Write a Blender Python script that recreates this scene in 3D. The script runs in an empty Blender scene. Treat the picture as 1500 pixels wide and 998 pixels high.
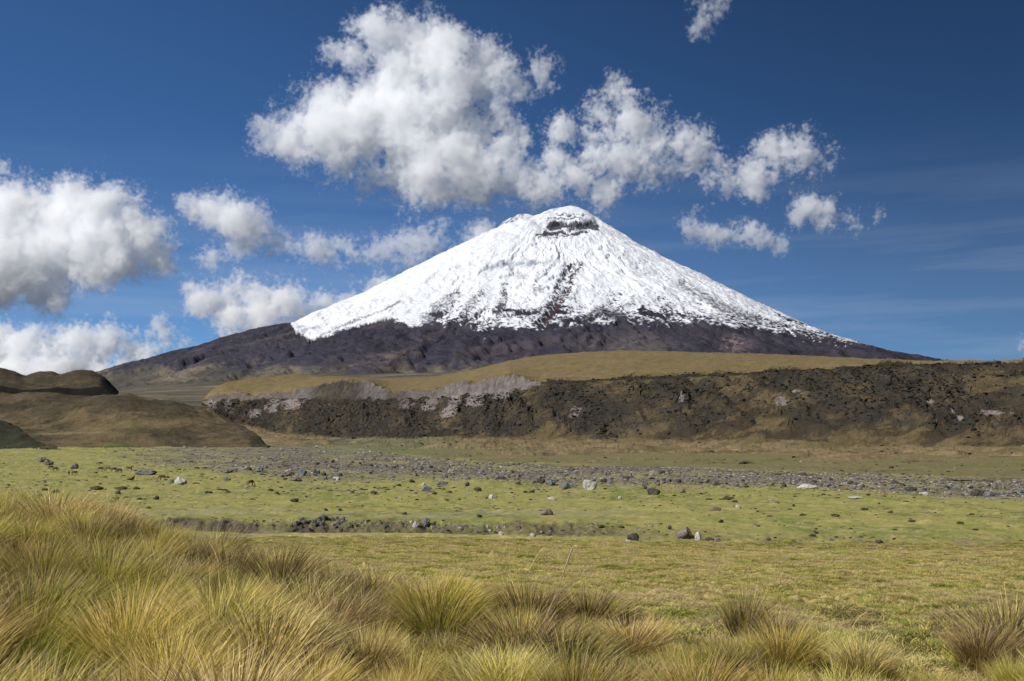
import bpy, numpy as np, math, mathutils, time
T0 = time.time()
S = bpy.context.scene
SKIP = set()
F = 1458.0          # focal length in pixels of the 1500 px wide photograph
HY = 640.0          # its horizon row; the camera is level with a shifted lens

# ------------------------------------------------------------------ camera
cam = bpy.data.objects.new('camera', bpy.data.cameras.new('camera')); S.collection.objects.link(cam); S.camera = cam
cam.rotation_euler = (math.radians(90), 0, 0)
cam.data.sensor_width = 36; cam.data.lens = 36 * F / 1500; cam.data.shift_y = (HY - 499) / 1500
cam.data.clip_start = .1; cam.data.clip_end = 2e5
# ------------------------------------------------------------------ sky and sun
sd = np.array([-.70, -.50, .72]); sd /= np.linalg.norm(sd)
w = bpy.data.worlds.new('World'); S.world = w; w.use_nodes = True
nt = w.node_tree; N = nt.nodes; L = nt.links
sky = N.new('ShaderNodeTexSky'); sky.sky_type = 'NISHITA'; sky.sun_disc = False
sky.sun_elevation = math.asin(sd[2]); sky.sun_rotation = math.atan2(sd[0], sd[1])
sky.altitude = 3800; sky.air_density = 1; sky.dust_density = 0.2; sky.ozone_density = 3
gm = N.new('ShaderNodeGamma'); gm.inputs[1].default_value = 1.0
mx = N.new('ShaderNodeMix'); mx.data_type = 'RGBA'; mx.blend_type = 'MULTIPLY'; mx.inputs[0].default_value = 1
mx.inputs[7].default_value = (.386, .61, .805, 1)
L.new(sky.outputs[0], gm.inputs[0]); L.new(gm.outputs[0], mx.inputs[6])
# thin streaks of high cirrus
tc = N.new('ShaderNodeTexCoord'); mp = N.new('ShaderNodeMapping'); mp.inputs['Scale'].default_value = (2.2, 2.2, 26)
mp.inputs['Rotation'].default_value = (0, .06, 0)
nz = N.new('ShaderNodeTexNoise'); nz.inputs['Scale'].default_value = 1.6; nz.inputs['Detail'].default_value = 6; nz.inputs['Roughness'].default_value = .55
cr = N.new('ShaderNodeMapRange'); cr.inputs[1].default_value = .45; cr.inputs[2].default_value = .85; cr.inputs[3].default_value = .045; cr.inputs[4].default_value = .24
m2 = N.new('ShaderNodeMix'); m2.data_type = 'RGBA'; m2.inputs[7].default_value = (5.5, 6.0, 6.6, 1)
L.new(tc.outputs['Generated'], mp.inputs[0]); L.new(mp.outputs[0], nz.inputs['Vector']); L.new(nz.outputs[0], cr.inputs[0])
sx = N.new('ShaderNodeSeparateXYZ'); L.new(tc.outputs['Generated'], sx.inputs[0])
ma = N.new('ShaderNodeMapRange'); ma.interpolation_type = 'SMOOTHSTEP'; ma.inputs[1].default_value = .30; ma.inputs[2].default_value = .12; L.new(sx.outputs[2], ma.inputs[0])
mb = N.new('ShaderNodeMath'); mb.operation = 'MULTIPLY'; L.new(ma.outputs[0], mb.inputs[0]); L.new(cr.outputs[0], mb.inputs[1])
L.new(mb.outputs[0], m2.inputs[0]); pd = N.new('ShaderNodeVectorMath'); pd.operation = 'DOT_PRODUCT'; pd.inputs[1].default_value = (1, 0, .6); L.new(tc.outputs['Generated'], pd.inputs[0])
pr = N.new('ShaderNodeMapRange'); pr.interpolation_type = 'SMOOTHSTEP'; pr.inputs[1].default_value = -.25; pr.inputs[2].default_value = .72; pr.inputs[3].default_value = 1.; pr.inputs[4].default_value = .40; L.new(pd.outputs['Value'], pr.inputs[0])
ps = N.new('ShaderNodeVectorMath'); ps.operation = 'SCALE'; L.new(mx.outputs[2], ps.inputs[0]); L.new(pr.outputs[0], ps.inputs['Scale'])   # the polarised, darker side of a high mountain sky
L.new(ps.outputs[0], m2.inputs[6])
L.new(m2.outputs[2], N['Background'].inputs[0]); N['Background'].inputs[1].default_value = .093
sl = bpy.data.lights.new('sun', 'SUN'); sun = bpy.data.objects.new('sun', sl); S.collection.objects.link(sun)
sl.energy = 4.2; sl.angle = math.radians(.5); sl.color = (1, .955, .89)
sun.rotation_euler = mathutils.Vector(sd).to_track_quat('Z', 'Y').to_euler()
S.view_settings.view_transform = 'Standard'; S.view_settings.look = 'None'; S.view_settings.exposure = .36; S.view_settings.gamma = 1
S.render.engine = 'CYCLES'
S.cycles.max_bounces = 64; S.cycles.volume_bounces = 60; S.cycles.diffuse_bounces = 2; S.cycles.glossy_bounces = 1
S.cycles.transmission_bounces = 2; S.cycles.transparent_max_bounces = 8
S.cycles.volume_step_rate = 1; S.cycles.volume_max_steps = 300

# ------------------------------------------------------------------ helpers
def link(name, me, mat=None, kind=None, label=None, cat=None, group=None, parent=None):
    o = bpy.data.objects.new(name, me); S.collection.objects.link(o)
    if mat is not None and me is not None and not me.materials: me.materials.append(mat)
    if kind: o['kind'] = kind
    if label: o['label'] = label
    if cat: o['category'] = cat
    if group: o['group'] = group
    if parent: o.parent = parent
    return o
def mesh(name, V, Q, smooth=True, cols=None, uvz=None):
    """V n x 3, Q m x 3 or m x 4 faces"""
    me = bpy.data.meshes.new(name); V = np.ascontiguousarray(V, np.float32); Q = np.ascontiguousarray(Q, np.int32)
    k = Q.shape[1]
    me.vertices.add(len(V)); me.vertices.foreach_set('co', V.ravel())
    me.loops.add(Q.size); me.loops.foreach_set('vertex_index', Q.ravel())
    me.polygons.add(len(Q)); me.polygons.foreach_set('loop_start', np.arange(len(Q), dtype=np.int32) * k)
    me.polygons.foreach_set('use_smooth', np.full(len(Q), smooth))
    me.update(calc_edges=True)
    if cols is not None:
        c = np.ones((len(V), 4), np.float32); c[:, :cols.shape[1]] = cols
        a = me.color_attributes.new('Col', 'FLOAT_COLOR', 'POINT'); a.data.foreach_set('color', c.ravel())
    return me
def gridfaces(nu, nv):
    i = np.arange(nu * nv).reshape(nu, nv)
    return np.stack([i[:-1, :-1], i[1:, :-1], i[1:, 1:], i[:-1, 1:]], -1).reshape(-1, 4)
_tiles = {}
def tile(beta, seed, n=1024):
    if (beta, seed) not in _tiles:
        r = np.random.default_rng(seed); f = np.fft.rfft2(r.standard_normal((n, n)))
        k = np.sqrt(np.fft.fftfreq(n)[:, None] ** 2 + np.fft.rfftfreq(n)[None] ** 2); k[0, 0] = 1
        a = k ** (-beta); a[k < 3.5 / n] = 0
        o = np.fft.irfft2(f * a, s=(n, n)); _tiles[(beta, seed)] = (o / o.std()).astype(np.float32)
    return _tiles[(beta, seed)]
def noise(x, y, size, beta=1.6, seed=1):
    """fractal noise, unit std; size = metres of the tile's largest features x ~4"""
    t = tile(beta, seed); n = t.shape[0]
    u = (np.asarray(x) / size * n / 4) % n; v = (np.asarray(y) / size * n / 4) % n
    i = np.floor(u).astype(int); j = np.floor(v).astype(int); fu = (u - i); fv = (v - j)
    i %= n; j %= n; i1 = (i + 1) % n; j1 = (j + 1) % n
    return ((t[i, j] * (1 - fu) + t[i1, j] * fu) * (1 - fv) + (t[i, j1] * (1 - fu) + t[i1, j1] * fu) * fv)
def sst(x, a, b):
    t = np.clip((x - a) / (b - a), 0, 1); return t * t * (3 - 2 * t)
def mix(a, b, t): return a + (b - a) * t
def C(*c): return np.array(c, np.float32)
def cmix(a, b, t): return a + (b - a) * np.asarray(t)[..., None]
def P(px, py, D): return ((px - 750) / F * D, D, (HY - py) / F * D)

# ------------------------------------------------------------------ materials
def nodes(name):
    m = bpy.data.materials.new(name); m.use_nodes = True; t = m.node_tree
    return m, t, t.nodes, t.links, t.nodes['Principled BSDF']
def vcmat(name, scales, contrast=.35, bump=(), rough=.9, spec=.15, speck=None):
    """material: vertex colour of the thing x fine noise (scale in features per metre), with bump"""
    m, t, N, L, B = nodes(name)
    at = N.new('ShaderNodeAttribute'); at.attribute_name = 'Col'; ge = N.new('ShaderNodeNewGeometry')
    cur = at.outputs['Color']
    for k, s in enumerate(scales):
        n = N.new('ShaderNodeTexNoise'); n.inputs['Scale'].default_value = s; n.inputs['Detail'].default_value = 5; n.inputs['Roughness'].default_value = .65
        L.new(ge.outputs['Position'], n.inputs['Vector'])
        mr = N.new('ShaderNodeMapRange'); mr.inputs[1].default_value = .28; mr.inputs[2].default_value = .72
        mr.inputs[3].default_value = 1 - contrast; mr.inputs[4].default_value = 1 + contrast; L.new(n.outputs[0], mr.inputs[0])
        v = N.new('ShaderNodeVectorMath'); v.operation = 'SCALE'; L.new(cur, v.inputs[0]); L.new(mr.outputs[0], v.inputs['Scale']); cur = v.outputs[0]
    if speck:
        n = N.new('ShaderNodeTexNoise'); n.inputs['Scale'].default_value = speck[0]; n.inputs['Detail'].default_value = 3; L.new(ge.outputs['Position'], n.inputs['Vector'])
        mr = N.new('ShaderNodeMapRange'); mr.inputs[1].default_value = speck[1]; mr.inputs[2].default_value = speck[1] + .06; L.new(n.outputs[0], mr.inputs[0])
        q = N.new('ShaderNodeMix'); q.data_type = 'RGBA'; L.new(mr.outputs[0], q.inputs[0]); L.new(cur, q.inputs[6]); q.inputs[7].default_value = (*speck[2], 1); cur = q.outputs[2]
    L.new(cur, B.inputs['Base Color']); B.inputs['Roughness'].default_value = rough; B.inputs['Specular IOR Level'].default_value = spec
    nrm = None
    for s, d in bump:
        n = N.new('ShaderNodeTexNoise'); n.inputs['Scale'].default_value = s; n.inputs['Detail'].default_value = 5; n.inputs['Roughness'].default_value = .6
        L.new(ge.outputs['Position'], n.inputs['Vector'])
        b = N.new('ShaderNodeBump'); b.inputs['Strength'].default_value = 1; b.inputs['Distance'].default_value = d
        L.new(n.outputs[0], b.inputs['Height'])
        if nrm: L.new(nrm, b.inputs['Normal'])
        nrm = b.outputs[0]
    if nrm: L.new(nrm, B.inputs['Normal'])
    return m
def rockmat(name, a, b, lichen=(.30, .30, .24), spk=.62):
    m, t, N, L, B = nodes(name)
    tc = N.new('ShaderNodeTexCoord'); oi = N.new('ShaderNodeObjectInfo')
    ad = N.new('ShaderNodeVectorMath'); ad.operation = 'ADD'; L.new(tc.outputs['Object'], ad.inputs[0])
    mm = N.new('ShaderNodeMath'); mm.operation = 'MULTIPLY'; mm.inputs[1].default_value = 37; L.new(oi.outputs['Random'], mm.inputs[0]); L.new(mm.outputs[0], ad.inputs[1])
    n = N.new('ShaderNodeTexNoise'); n.inputs['Scale'].default_value = 1.6; n.inputs['Detail'].default_value = 8; n.inputs['Roughness'].default_value = .7; L.new(ad.outputs[0], n.inputs['Vector'])
    r = N.new('ShaderNodeMapRange'); r.inputs[1].default_value = .35; r.inputs[2].default_value = .65; L.new(n.outputs[0], r.inputs[0])
    q = N.new('ShaderNodeMix'); q.data_type = 'RGBA'; L.new(r.outputs[0], q.inputs[0]); q.inputs[6].default_value = (*a, 1); q.inputs[7].default_value = (*b, 1)
    n2 = N.new('ShaderNodeTexNoise'); n2.inputs['Scale'].default_value = 5; n2.inputs['Detail'].default_value = 4; L.new(ad.outputs[0], n2.inputs['Vector'])
    r2 = N.new('ShaderNodeMapRange'); r2.inputs[1].default_value = spk; r2.inputs[2].default_value = spk + .05; L.new(n2.outputs[0], r2.inputs[0])
    q2 = N.new('ShaderNodeMix'); q2.data_type = 'RGBA'; L.new(r2.outputs[0], q2.inputs[0]); L.new(q.outputs[2], q2.inputs[6]); q2.inputs[7].default_value = (*lichen, 1)
    L.new(q2.outputs[2], B.inputs['Base Color']); B.inputs['Roughness'].default_value = .9; B.inputs['Specular IOR Level'].default_value = .2
    b = N.new('ShaderNodeBump'); b.inputs['Distance'].default_value = .12; L.new(n.outputs[0], b.inputs['Height']); L.new(b.outputs[0], B.inputs['Normal'])
    return m
def grassmat(name):
    """blade colour runs root to tip (vertex colour), each plant a little different; light passes through the blades"""
    m, t, N, L, B = nodes(name)
    at = N.new('ShaderNodeAttribute'); at.attribute_name = 'Col'; oi = N.new('ShaderNodeObjectInfo')
    hs = N.new('ShaderNodeHueSaturation'); L.new(at.outputs['Color'], hs.inputs['Color'])
    a = N.new('ShaderNodeMapRange'); a.inputs[3].default_value = .485; a.inputs[4].default_value = .52; L.new(oi.outputs['Random'], a.inputs[0]); L.new(a.outputs[0], hs.inputs['Hue'])
    mu = N.new('ShaderNodeMath'); mu.operation = 'MULTIPLY'; mu.inputs[1].default_value = 7.13; L.new(oi.outputs['Random'], mu.inputs[0])
    fr = N.new('ShaderNodeMath'); fr.operation = 'FRACT'; L.new(mu.outputs[0], fr.inputs[0])
    v = N.new('ShaderNodeMapRange'); v.inputs[3].default_value = .62; v.inputs[4].default_value = 1.3; L.new(fr.outputs[0], v.inputs[0]); L.new(v.outputs[0], hs.inputs['Value'])
    L.new(hs.outputs[0], B.inputs['Base Color']); B.inputs['Roughness'].default_value = .6; B.inputs['Specular IOR Level'].default_value = .25
    tr = N.new('ShaderNodeBsdfTranslucent'); L.new(hs.outputs[0], tr.inputs['Color'])
    ms = N.new('ShaderNodeMixShader'); ms.inputs[0].default_value = .36; L.new(B.outputs[0], ms.inputs[1]); L.new(tr.outputs[0], ms.inputs[2])
    L.new(ms.outputs[0], N['Material Output'].inputs['Surface'])
    return m

# ------------------------------------------------------------------ lofted terrain
def interp_rows(pxs, knots, tabs):
    """tabs: list of rows, each a list of values at the knot columns -> array (len(pxs), rows)"""
    return np.stack([np.interp(pxs, knots, r) for r in tabs], 1)
def smooth(a, k, axis):
    if k < 2: return a
    pad = [(0, 0)] * a.ndim; pad[axis] = (k, k)
    b = np.pad(a, pad, 'edge'); ker = np.hanning(2 * k + 1); ker /= ker.sum()
    return np.apply_along_axis(lambda v: np.convolve(v, ker, 'valid'), axis, b)
def loft(knots, Ds, Zs, pxs, seg, sm_u=8, sm_v=2):
    """Ds, Zs: rows of knot values (distance, and image row of the traced outline).  seg: samples between the rows.
    returns X, Y, Z arrays (nu, nv) in metres and the row coordinate v"""
    D = smooth(interp_rows(pxs, knots, Ds), sm_u, 0); Z = smooth(interp_rows(pxs, knots, Zs), sm_u, 0)
    Z = (HY - Z) / F * D
    v = np.concatenate([np.arange(n) / n + k for k, n in enumerate(seg)] + [[len(seg)]])
    ks = np.arange(len(Ds))
    Dd = np.stack([np.interp(v, ks, d) for d in D]); Zd = np.stack([np.interp(v, ks, z) for z in Z])
    Dd = smooth(Dd, sm_v, 1); Zd = smooth(Zd, sm_v, 1)
    X = (pxs[:, None] - 750) / F * Dd
    return X, Dd, Zd, v
def sheet(name, X, Y, Z, col, mat, kind='structure', label=None, cat=None, group=None):
    V = np.stack([X, Y, Z], -1).reshape(-1, 3)
    return link(name, mesh(name, V, gridfaces(*X.shape), True, col.reshape(-1, 3)), mat, kind, label, cat, group)

# ---- the ground: foreground mound, meadow, stream bed, plain, and the moor that rises to the volcano
gk = [-900, -100, 100, 180, 240, 300, 400, 600, 800, 900, 1000, 1100, 1300, 1500, 2400]
def row(*v): return list(v)
near = [  # distance, z at the knots
 (1.2, [-1.62]*15), (4, [-1.62]*15),
 (7,  [-1.6,-1.58,-1.6,-1.62,-1.62,-1.65,-1.68,-1.72,-1.78,-1.8,-1.83,-1.85,-1.85,-1.8,-1.8]),
 (11, [-1.28,-1.3,-1.38,-1.48,-1.56,-1.64,-1.80,-1.95,-2.08,-2.15,-2.2,-2.2,-2.2,-2.15,-2.1]),
 (14.5,[-1.12,-1.15,-1.3,-1.48,-1.62,-1.75,-2.03,-2.3,-2.5,-2.6,-2.65,-2.65,-2.65,-2.6,-2.6]),
 (18, [-1.3,-1.35,-1.6,-1.9,-2.15,-2.3,-2.55,-2.8,-3.0,-3.05,-3.1,-3.1,-3.1,-3.05,-3.0]),
 (28, [-3.2,-3.4,-3.6,-3.8,-3.9,-4.0,-4.2,-4.3,-4.35,-4.4,-4.4,-4.4,-4.4,-4.3,-4.2]),
 (50, [-6.6]*15), (85, [-9.9]*15)]
De = [120,122,126,127,127,127,125,122,118,116,114,112,110,109,109]
ch = [0,0,0,.3,.9,1,1,1,.9,.75,.5,.2,.1,.0,0]
De = np.array(De, float); ch = np.array(ch, float)
R = [( [d]*15, z) for d, z in near]
R += [(De-8, [-11.7]*15), (De, [-12.0]*15), (De+4, -12.05-1.0*ch), (De+8, -12.0-.8*ch), (De+14.5, -11.8+.35*ch), (De+24, [-11.15]*15)]
R += [([250]*15, [-11.0]*15), ([600]*15, [-11]*15), ([1070]*15, [-11]*15), ([1500]*15, [-2]*15), ([2000]*15, [25]*15)]
far = [(2500, [602,602,600,596,592,590,590,588,588,590,590,590,590,590,590]),
       (3500, [597,592,590,582,581,580,577,574,573,575,577,578,580,580,580]),
       (5000, [590,583,580,575,571,568,562,556,555,560,562,564,565,568,570]),
       (7000, [588,580,577,570,566,562,552,545,545,550,553,556,558,562,565]),
       (12000,[590,590,588,584,582,580,575,570,570,570,571,572,573,575,580]),
       (40000,[620]*15), (90000,[632]*15)]
for d, p in far: R.append(([d]*15, [(HY - q) / F * d for q in p]))
gpx = np.concatenate([np.linspace(-900, -60, 60, endpoint=False), np.linspace(-60, 1560, 560, endpoint=False), np.linspace(1560, 2400, 60)])
RD = smooth(interp_rows(gpx, gk, [np.array(r[0], float) for r in R]), 6, 0)
RZ = smooth(interp_rows(gpx, gk, [np.array(r[1], float) for r in R]), 6, 0)
gD = np.concatenate([np.geomspace(1.2, 100, 230, endpoint=False), np.geomspace(100, 170, 130, endpoint=False), np.geomspace(170, 1300, 190, endpoint=False), np.geomspace(1300, 12000, 150, endpoint=False), np.geomspace(12000, 90000, 20)])
wob = noise(gpx, gpx * 0 + 7, 330, 2.1, 90) * 1.0; opn = np.interp(gpx, [180, 230, 280, 370, 390, 420, 435, 520, 560, 700, 860, 960], [.2, .5, .8, .75, .3, .3, 1.0, 1.0, .75, .7, .6, .4]) + .13 * noise(gpx, gpx * 0 + 140, 120, 2.0, 91)
opn = np.clip(opn, .12, 1.1)
RD[:, 11:15] += wob[:, None] * np.array([.4, 1, 1, .9])
RZ[:, 11] = -12.0 - (-12.0 - RZ[:, 11]) * opn; RZ[:, 12] = -12.0 - (-12.0 - RZ[:, 12]) * opn; RZ[:, 13] = -11.8 + (RZ[:, 13] + 11.8) * np.clip(opn + .2, 0, 1)
GZ = np.stack([np.interp(gD, RD[i], RZ[i]) for i in range(len(gpx))])
GZ[:, :230] = smooth(GZ[:, :232], 5, 1)[:, :230]
GX = (gpx[:, None] - 750) / F * gD[None]; GY = np.repeat(gD[None], len(gpx), 0)
GPY = HY - GZ / GY * F                      # image row (for placing the traced bands)
GPX = np.repeat(gpx[:, None], len(gD), 1)
De_u = np.interp(gpx, gk, De)[:, None]; ch_u = (np.interp(gpx, gk, ch) * np.clip(opn * .9 + .1, 0, 1))[:, None]; De_u = De_u + wob[:, None]
# relief
amp = np.interp(gD, [1, 12, 30, 60, 110, 300, 1000, 3000, 9000, 90000], [.05, .06, .07, .10, .12, .22, .5, 3.5, 7, 1])[None]
rel = amp * (noise(GX, GY, 9, 1.8, 2) * .5 * (GY < 400) + noise(GX, GY, 70, 1.8, 3) * (GY < 1500) + noise(GX, GY, 1500, 2.0, 4) * (GY >= 1500) * .6 )
GZ = GZ + rel
GZ += .06 * noise(GX, GY, 2.2, 1.7, 5) * (GY < 120)
# eroded bank of the stream: gullied face
t = (GY - De_u)
bank = np.exp(-((t - 10.5) / 4.0) ** 2) * ch_u
GZ += bank * (.34 * noise(GX * 1.0, GY * .35, 12, 1.35, 6) + .16 * noise(GX, GY, 3.5, 1.2, 7))
# low hummocks over the plain
pl = ((GY > 140) & (GY < 1000))
GZ += pl * .16 * np.clip(noise(GX, GY, 22, 1.3, 8) - .9, 0, 3) * np.clip(GY / 250, .4, 2)
# gravel band mask: traced upper and lower edges in image rows
upE = np.interp(GPX, [-900, 160, 250, 390, 500, 600, 700, 800, 1000, 1200, 1350, 1500, 2400], [655, 655, 654, 655, 656, 668, 677, 681, 686, 693, 699, 702, 705])
loE = np.interp(GPX, [-900, 0, 150, 300, 420, 500, 600, 700, 800, 1000, 1150, 1300, 1500, 2400], [668, 668, 676, 688, 698, 702, 697, 702, 708, 712, 712, 720, 730, 735])
nb = noise(GX, GY, 90, 1.4, 9); nf = noise(GX, GY, 14, 1.2, 10)
grav = sst(GPY, upE - 1, upE + 1.5) * (1 - sst(GPY + nb * 3.5 + nf * 1.2, loE - 3, loE + 5)) * sst(GPX + nb * 40, 130, 330)
grav *= np.clip(.75 + .25 * nf + .3 * nb, .25, 1)
# colours (real surface colours)
green = C(.265, .250, .074); lush = C(.155, .185, .042); straw = C(.42, .325, .145); dry = C(.21, .17, .075)
soil = C(.085, .066, .050); gravel = C(.150, .124, .108); tan = C(.19, .145, .075); olive = C(.095, .082, .038); pale = C(.25, .23, .17)
n1 = noise(GX, GY * 1.0, 60, 1.5, 11); n2 = noise(GX, GY, 8, 1.3, 12); n3 = noise(GX, GY * 3.0, 260, 1.4, 13); n4 = noise(GX, GY, 3, 1.1, 14)
col = cmix(green, lush, sst(n1, .1, 1.6) * .8)
col = cmix(col, straw, sst(n2 + .5 * n4 + n1 * .3, .0, 2.0) * .6)
meadow = 1 - sst(GY, De_u - 25, De_u + 6)
col = cmix(col, mix(straw, green, .25) * 1.5, meadow * np.clip(.6 + .13 * n2 + .2 * n1 + .15 * n4, 0, 1))
col = cmix(col, pale, ((GY > 120) & (GY < 420)) * sst(n3, 1.3, 2.2) * .4)
col = cmix(col, olive, ((GY > 125) & (GY < 900)) * sst(nf + .5 * nb, 1.0, 2.0) * .55)
col = cmix(col, cmix(C(.17, .13, .07), C(.13, .125, .05), sst(n3, -1, 1)), (GPX > 420) * (1 - sst(GPY, upE - 3, upE + 1)) * (GY > 200) * .85)
col = cmix(col, gravel * .95, grav)
bw = np.clip(np.exp(-((t - 8.8) / 4.3) ** 4) * ch_u * (1.25 - .5 * sst(n2 + n1, .2, 1.6)) + .5 * np.exp(-((t - 14) / 5.0) ** 2) * ch_u * sst(n2, .2, 1.), 0, 1)
col = cmix(col, soil, bw)
edge = np.exp(-((t - 2.0) / 5) ** 2) * (1 - ch_u) * (GPX > 850)
col = cmix(col, soil * 1.6, np.clip(edge * sst(n2, -.2, 1.2), 0, .6))
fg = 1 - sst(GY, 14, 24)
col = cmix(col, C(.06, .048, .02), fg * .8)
# beyond the river, rising moor: olive, with bands
fo = sst(GY, 900, 1300)
moor = cmix(C(.085, .078, .050), C(.150, .122, .075), sst(noise(GX, GY, 900, 1.5, 15), -.8, 1.2))
moor = cmix(moor, C(.045, .045, .040), sst(noise(GX * .5, GY, 1600, 1.4, 16), .3, 1.1) * .7)
moor = cmix(moor, C(.22, .17, .125), sst(noise(GX * .6, GY, 1100, 1.5, 17), 1.0, 1.7) * .8)
moor = cmix(moor, C(.055, .05, .05), sst(GY, 5500, 8000))
col = cmix(col, moor, fo)
col = cmix(col, C(.13, .15, .07), np.exp(-((GPX - 560) / 110) ** 2) * ((GY > 600) & (GY < 2000)) * .45)
m_ground = vcmat('ground_turf', (0.9, 9.0), .22, bump=((1.2, .10), (14, .035)), speck=(.9, .70, (.07, .06, .03)))
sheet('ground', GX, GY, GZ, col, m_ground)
def gz(x, y):
    """ground height at a point"""
    D = np.asarray(y, float); px = 750 + np.asarray(x) / D * F
    u = np.interp(px, gpx, np.arange(len(gpx))); v = np.interp(D, gD, np.arange(len(gD)))
    i = np.clip(u.astype(int), 0, len(gpx) - 2); j = np.clip(v.astype(int), 0, len(gD) - 2); a = u - i; b = v - j
    return (GZ[i, j] * (1 - a) + GZ[i + 1, j] * a) * (1 - b) + (GZ[i, j + 1] * (1 - a) + GZ[i + 1, j + 1] * a) * b
def gpoint(px, py):
    """the ground point that shows at a pixel of the photograph (nearest along the ray beyond the mound)"""
    i = int(np.clip(np.interp(px, gpx, np.arange(len(gpx))), 0, len(gpx) - 1))
    r = HY - GZ[i] / gD * F
    for j in range(len(gD) - 1):
        if gD[j] > (20 if py < 900 else 1) and r[j] >= py > r[j + 1]:
            f = (r[j] - py) / (r[j] - r[j + 1]); D = gD[j] + f * (gD[j + 1] - gD[j])
            return (px - 750) / F * D, D
    return None
print('ground', time.time() - T0)

# ---- volcano
if 'volcano' not in SKIP:
    VD = 10000.; cx = (835 - 750) / F * VD
    Lp = np.array([(835,302),(820,305),(803,309),(793,313),(783,316),(767,316),(760,315),(747,320),(737,325),(729,336),(700,348),(650,373),(600,400),(550,425),(500,448),(450,472),(432,481),(400,481),(350,496),(300,513),(250,528),(200,541),(160,552),(60,578),(-150,610),(-500,635)], float)
    Rp = np.array([(835,302),(847,304),(860,310),(870,318),(887,329),(900,337),(950,369),(1000,396),(1050,421),(1100,446),(1143,469),(1188,491),(1228,508),(1262,519),(1300,527),(1400,545),(1600,565),(1900,600),(2200,630)], float)
    nth, nr = 760, 520
    th = np.linspace(math.radians(-205), math.radians(25), nth)[:, None]
    rr = np.concatenate([np.linspace(0, 4600, 430, endpoint=False), np.linspace(4600, 7000, nr - 430)])[None]
    zl = np.interp(rr, (835 - Lp[:, 0]) / F * VD, (HY - Lp[:, 1]) / F * VD)
    zr = np.interp(rr, (Rp[:, 0] - 835) / F * VD, (HY - Rp[:, 1]) / F * VD)
    wgt = (1 + np.cos(th)) / 2; wgt = wgt * wgt * (3 - 2 * wgt)
    Z = zl * (1 - wgt) + zr * wgt
    sq = .8
    X = cx + rr * np.cos(th); Y = VD + rr * np.sin(th) * sq
    front = np.clip(-np.sin(th), 0, 1)
    pf = np.interp(rr, [0, 150, 300, 500, 1000, 1700, 2300, 2700, 3300, 4000, 4600, 5500, 7000], [301.5, 311, 324, 341, 378, 425, 462, 482, 512, 545, 575, 625, 700])
    zf = (HY - pf) / F * (VD - rr * sq)
    Z = mix(Z, zf, front ** 1.6)
    # ridges that run down the cone, deeper lower down
    tt = th + .10 * noise(X, Y, 2500, 1.7, 20)
    lowr = sst(rr, 300, 1200); deep = sst(rr, 1500, 3400)
    rid = noise(tt * 3000, rr * .22, 1300, 1.9, 21)
    rid2 = noise(tt * 3000, rr * .5, 420, 1.8, 22)
    Z = Z + lowr * (np.minimum(rid, 1.4) * mix(7, 28, deep) * (.25 + .75 * front) + rid2 * mix(4, 6, deep) * (.4 + .6 * front))
    Z += noise(X, Y, 700, 2.0, 23) * 9 * lowr * (.3 + .7 * front) + noise(X + .3 * tt * 500, Y, 190, 1.9, 24) * mix(2.6, 1.8, deep) * (.3 + .7 * lowr)
    # summit: crater rim and rock steps
    step = noise(X, Y, 260, 1.9, 25) * 6
    Z += np.where(rr < 900, step * sst(rr, 40, 300), 0)
    px = 750 + X / Y * F; py = HY - Z / Y * F
    # summit rock band: a real ledge cut into the cone
    for (bx, by, bw_, bh, dz) in ((828, 330, 46, 5, 26), (815, 342, 34, 4, 16), (748, 326, 14, 4, 10)):
        band = np.exp(-((px - bx) / bw_) ** 4 - ((py - by - 2 * np.sin(px * .15)) / bh) ** 2) * (front > 0)
        Y = Y + band * dz * 2.0; Z -= band * dz * .4
    px = 750 + X / Y * F
    calm = np.clip(.35 + .9 * sst(noise(X, Y, 900, 1.9, 36), -.6, .9), 0, 1) * (1 - .8 * np.exp(-((750 + X / Y * F - 895) / 60) ** 2 - ((rr - 1750) / 500) ** 2))
    Z += noise(tt * 3000 + rr * .1, rr * .6, 110, 1.6, 35) * 2.6 * (.3 + .7 * front) * lowr * calm + noise(tt * 3000, rr * .10, 430, 1.9, 37) * 9 * (.3 + .7 * front) * lowr * (1 - deep * .5)
    # snow cover
    line = np.interp(px, [300,425,433,440,455,475,500,535,575,590,602,618,640,665,700,760,800,830,870,910,940,1000,1050,1100,1150,1200,1235,1300],
                         [400,470,486,489,499,492,484,474,466,472,477,472,459,461,464,460,456,455,458,450,454,456,463,468,474,481,490,478])
    ns = noise(tt * 3000, rr * .30, 300, 1.15, 26); nq = noise(X, Y, 130, 1.1, 27); nl = noise(X, Y, 500, 1.4, 28)
    rough = sst(px, 600, 680)
    s = (line - py) + rough * (np.clip(ns, -3, 1.1) * 11 + nq * 3.0 + np.clip(nl, -2, .8) * 4 + 3) * (1 + .6 * np.exp(-((px - 790) / 130) ** 2)) + (1 - rough) * (ns * 1.5 + nq * .8)
    snow = sst(s, -1.2, 1.2)
    def streak(pts, wd, str_=1., nsc=1.):
        global snow
        pts = np.array(pts, float); best = np.full(px.shape, 1e9)
        for a, b in zip(pts[:-1], pts[1:]):
            d = b - a; t_ = np.clip(((px - a[0]) * d[0] + (py - a[1]) * d[1]) / (d @ d), 0, 1)
            best = np.minimum(best, np.hypot(px - a[0] - t_ * d[0], py - a[1] - t_ * d[1]))
        k = np.exp(-(best / (wd * 1.5)) ** 2) * (1.7 + nsc * (ns * .8 + nq * .9)) - 1.1
        k = sst(k, 0, .5) * str_ * (front > 0)
        snow = snow * (1 - k); return best
    red = streak([(848,388),(838,402),(832,425),(815,452),(800,470)], 4.6)
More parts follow.
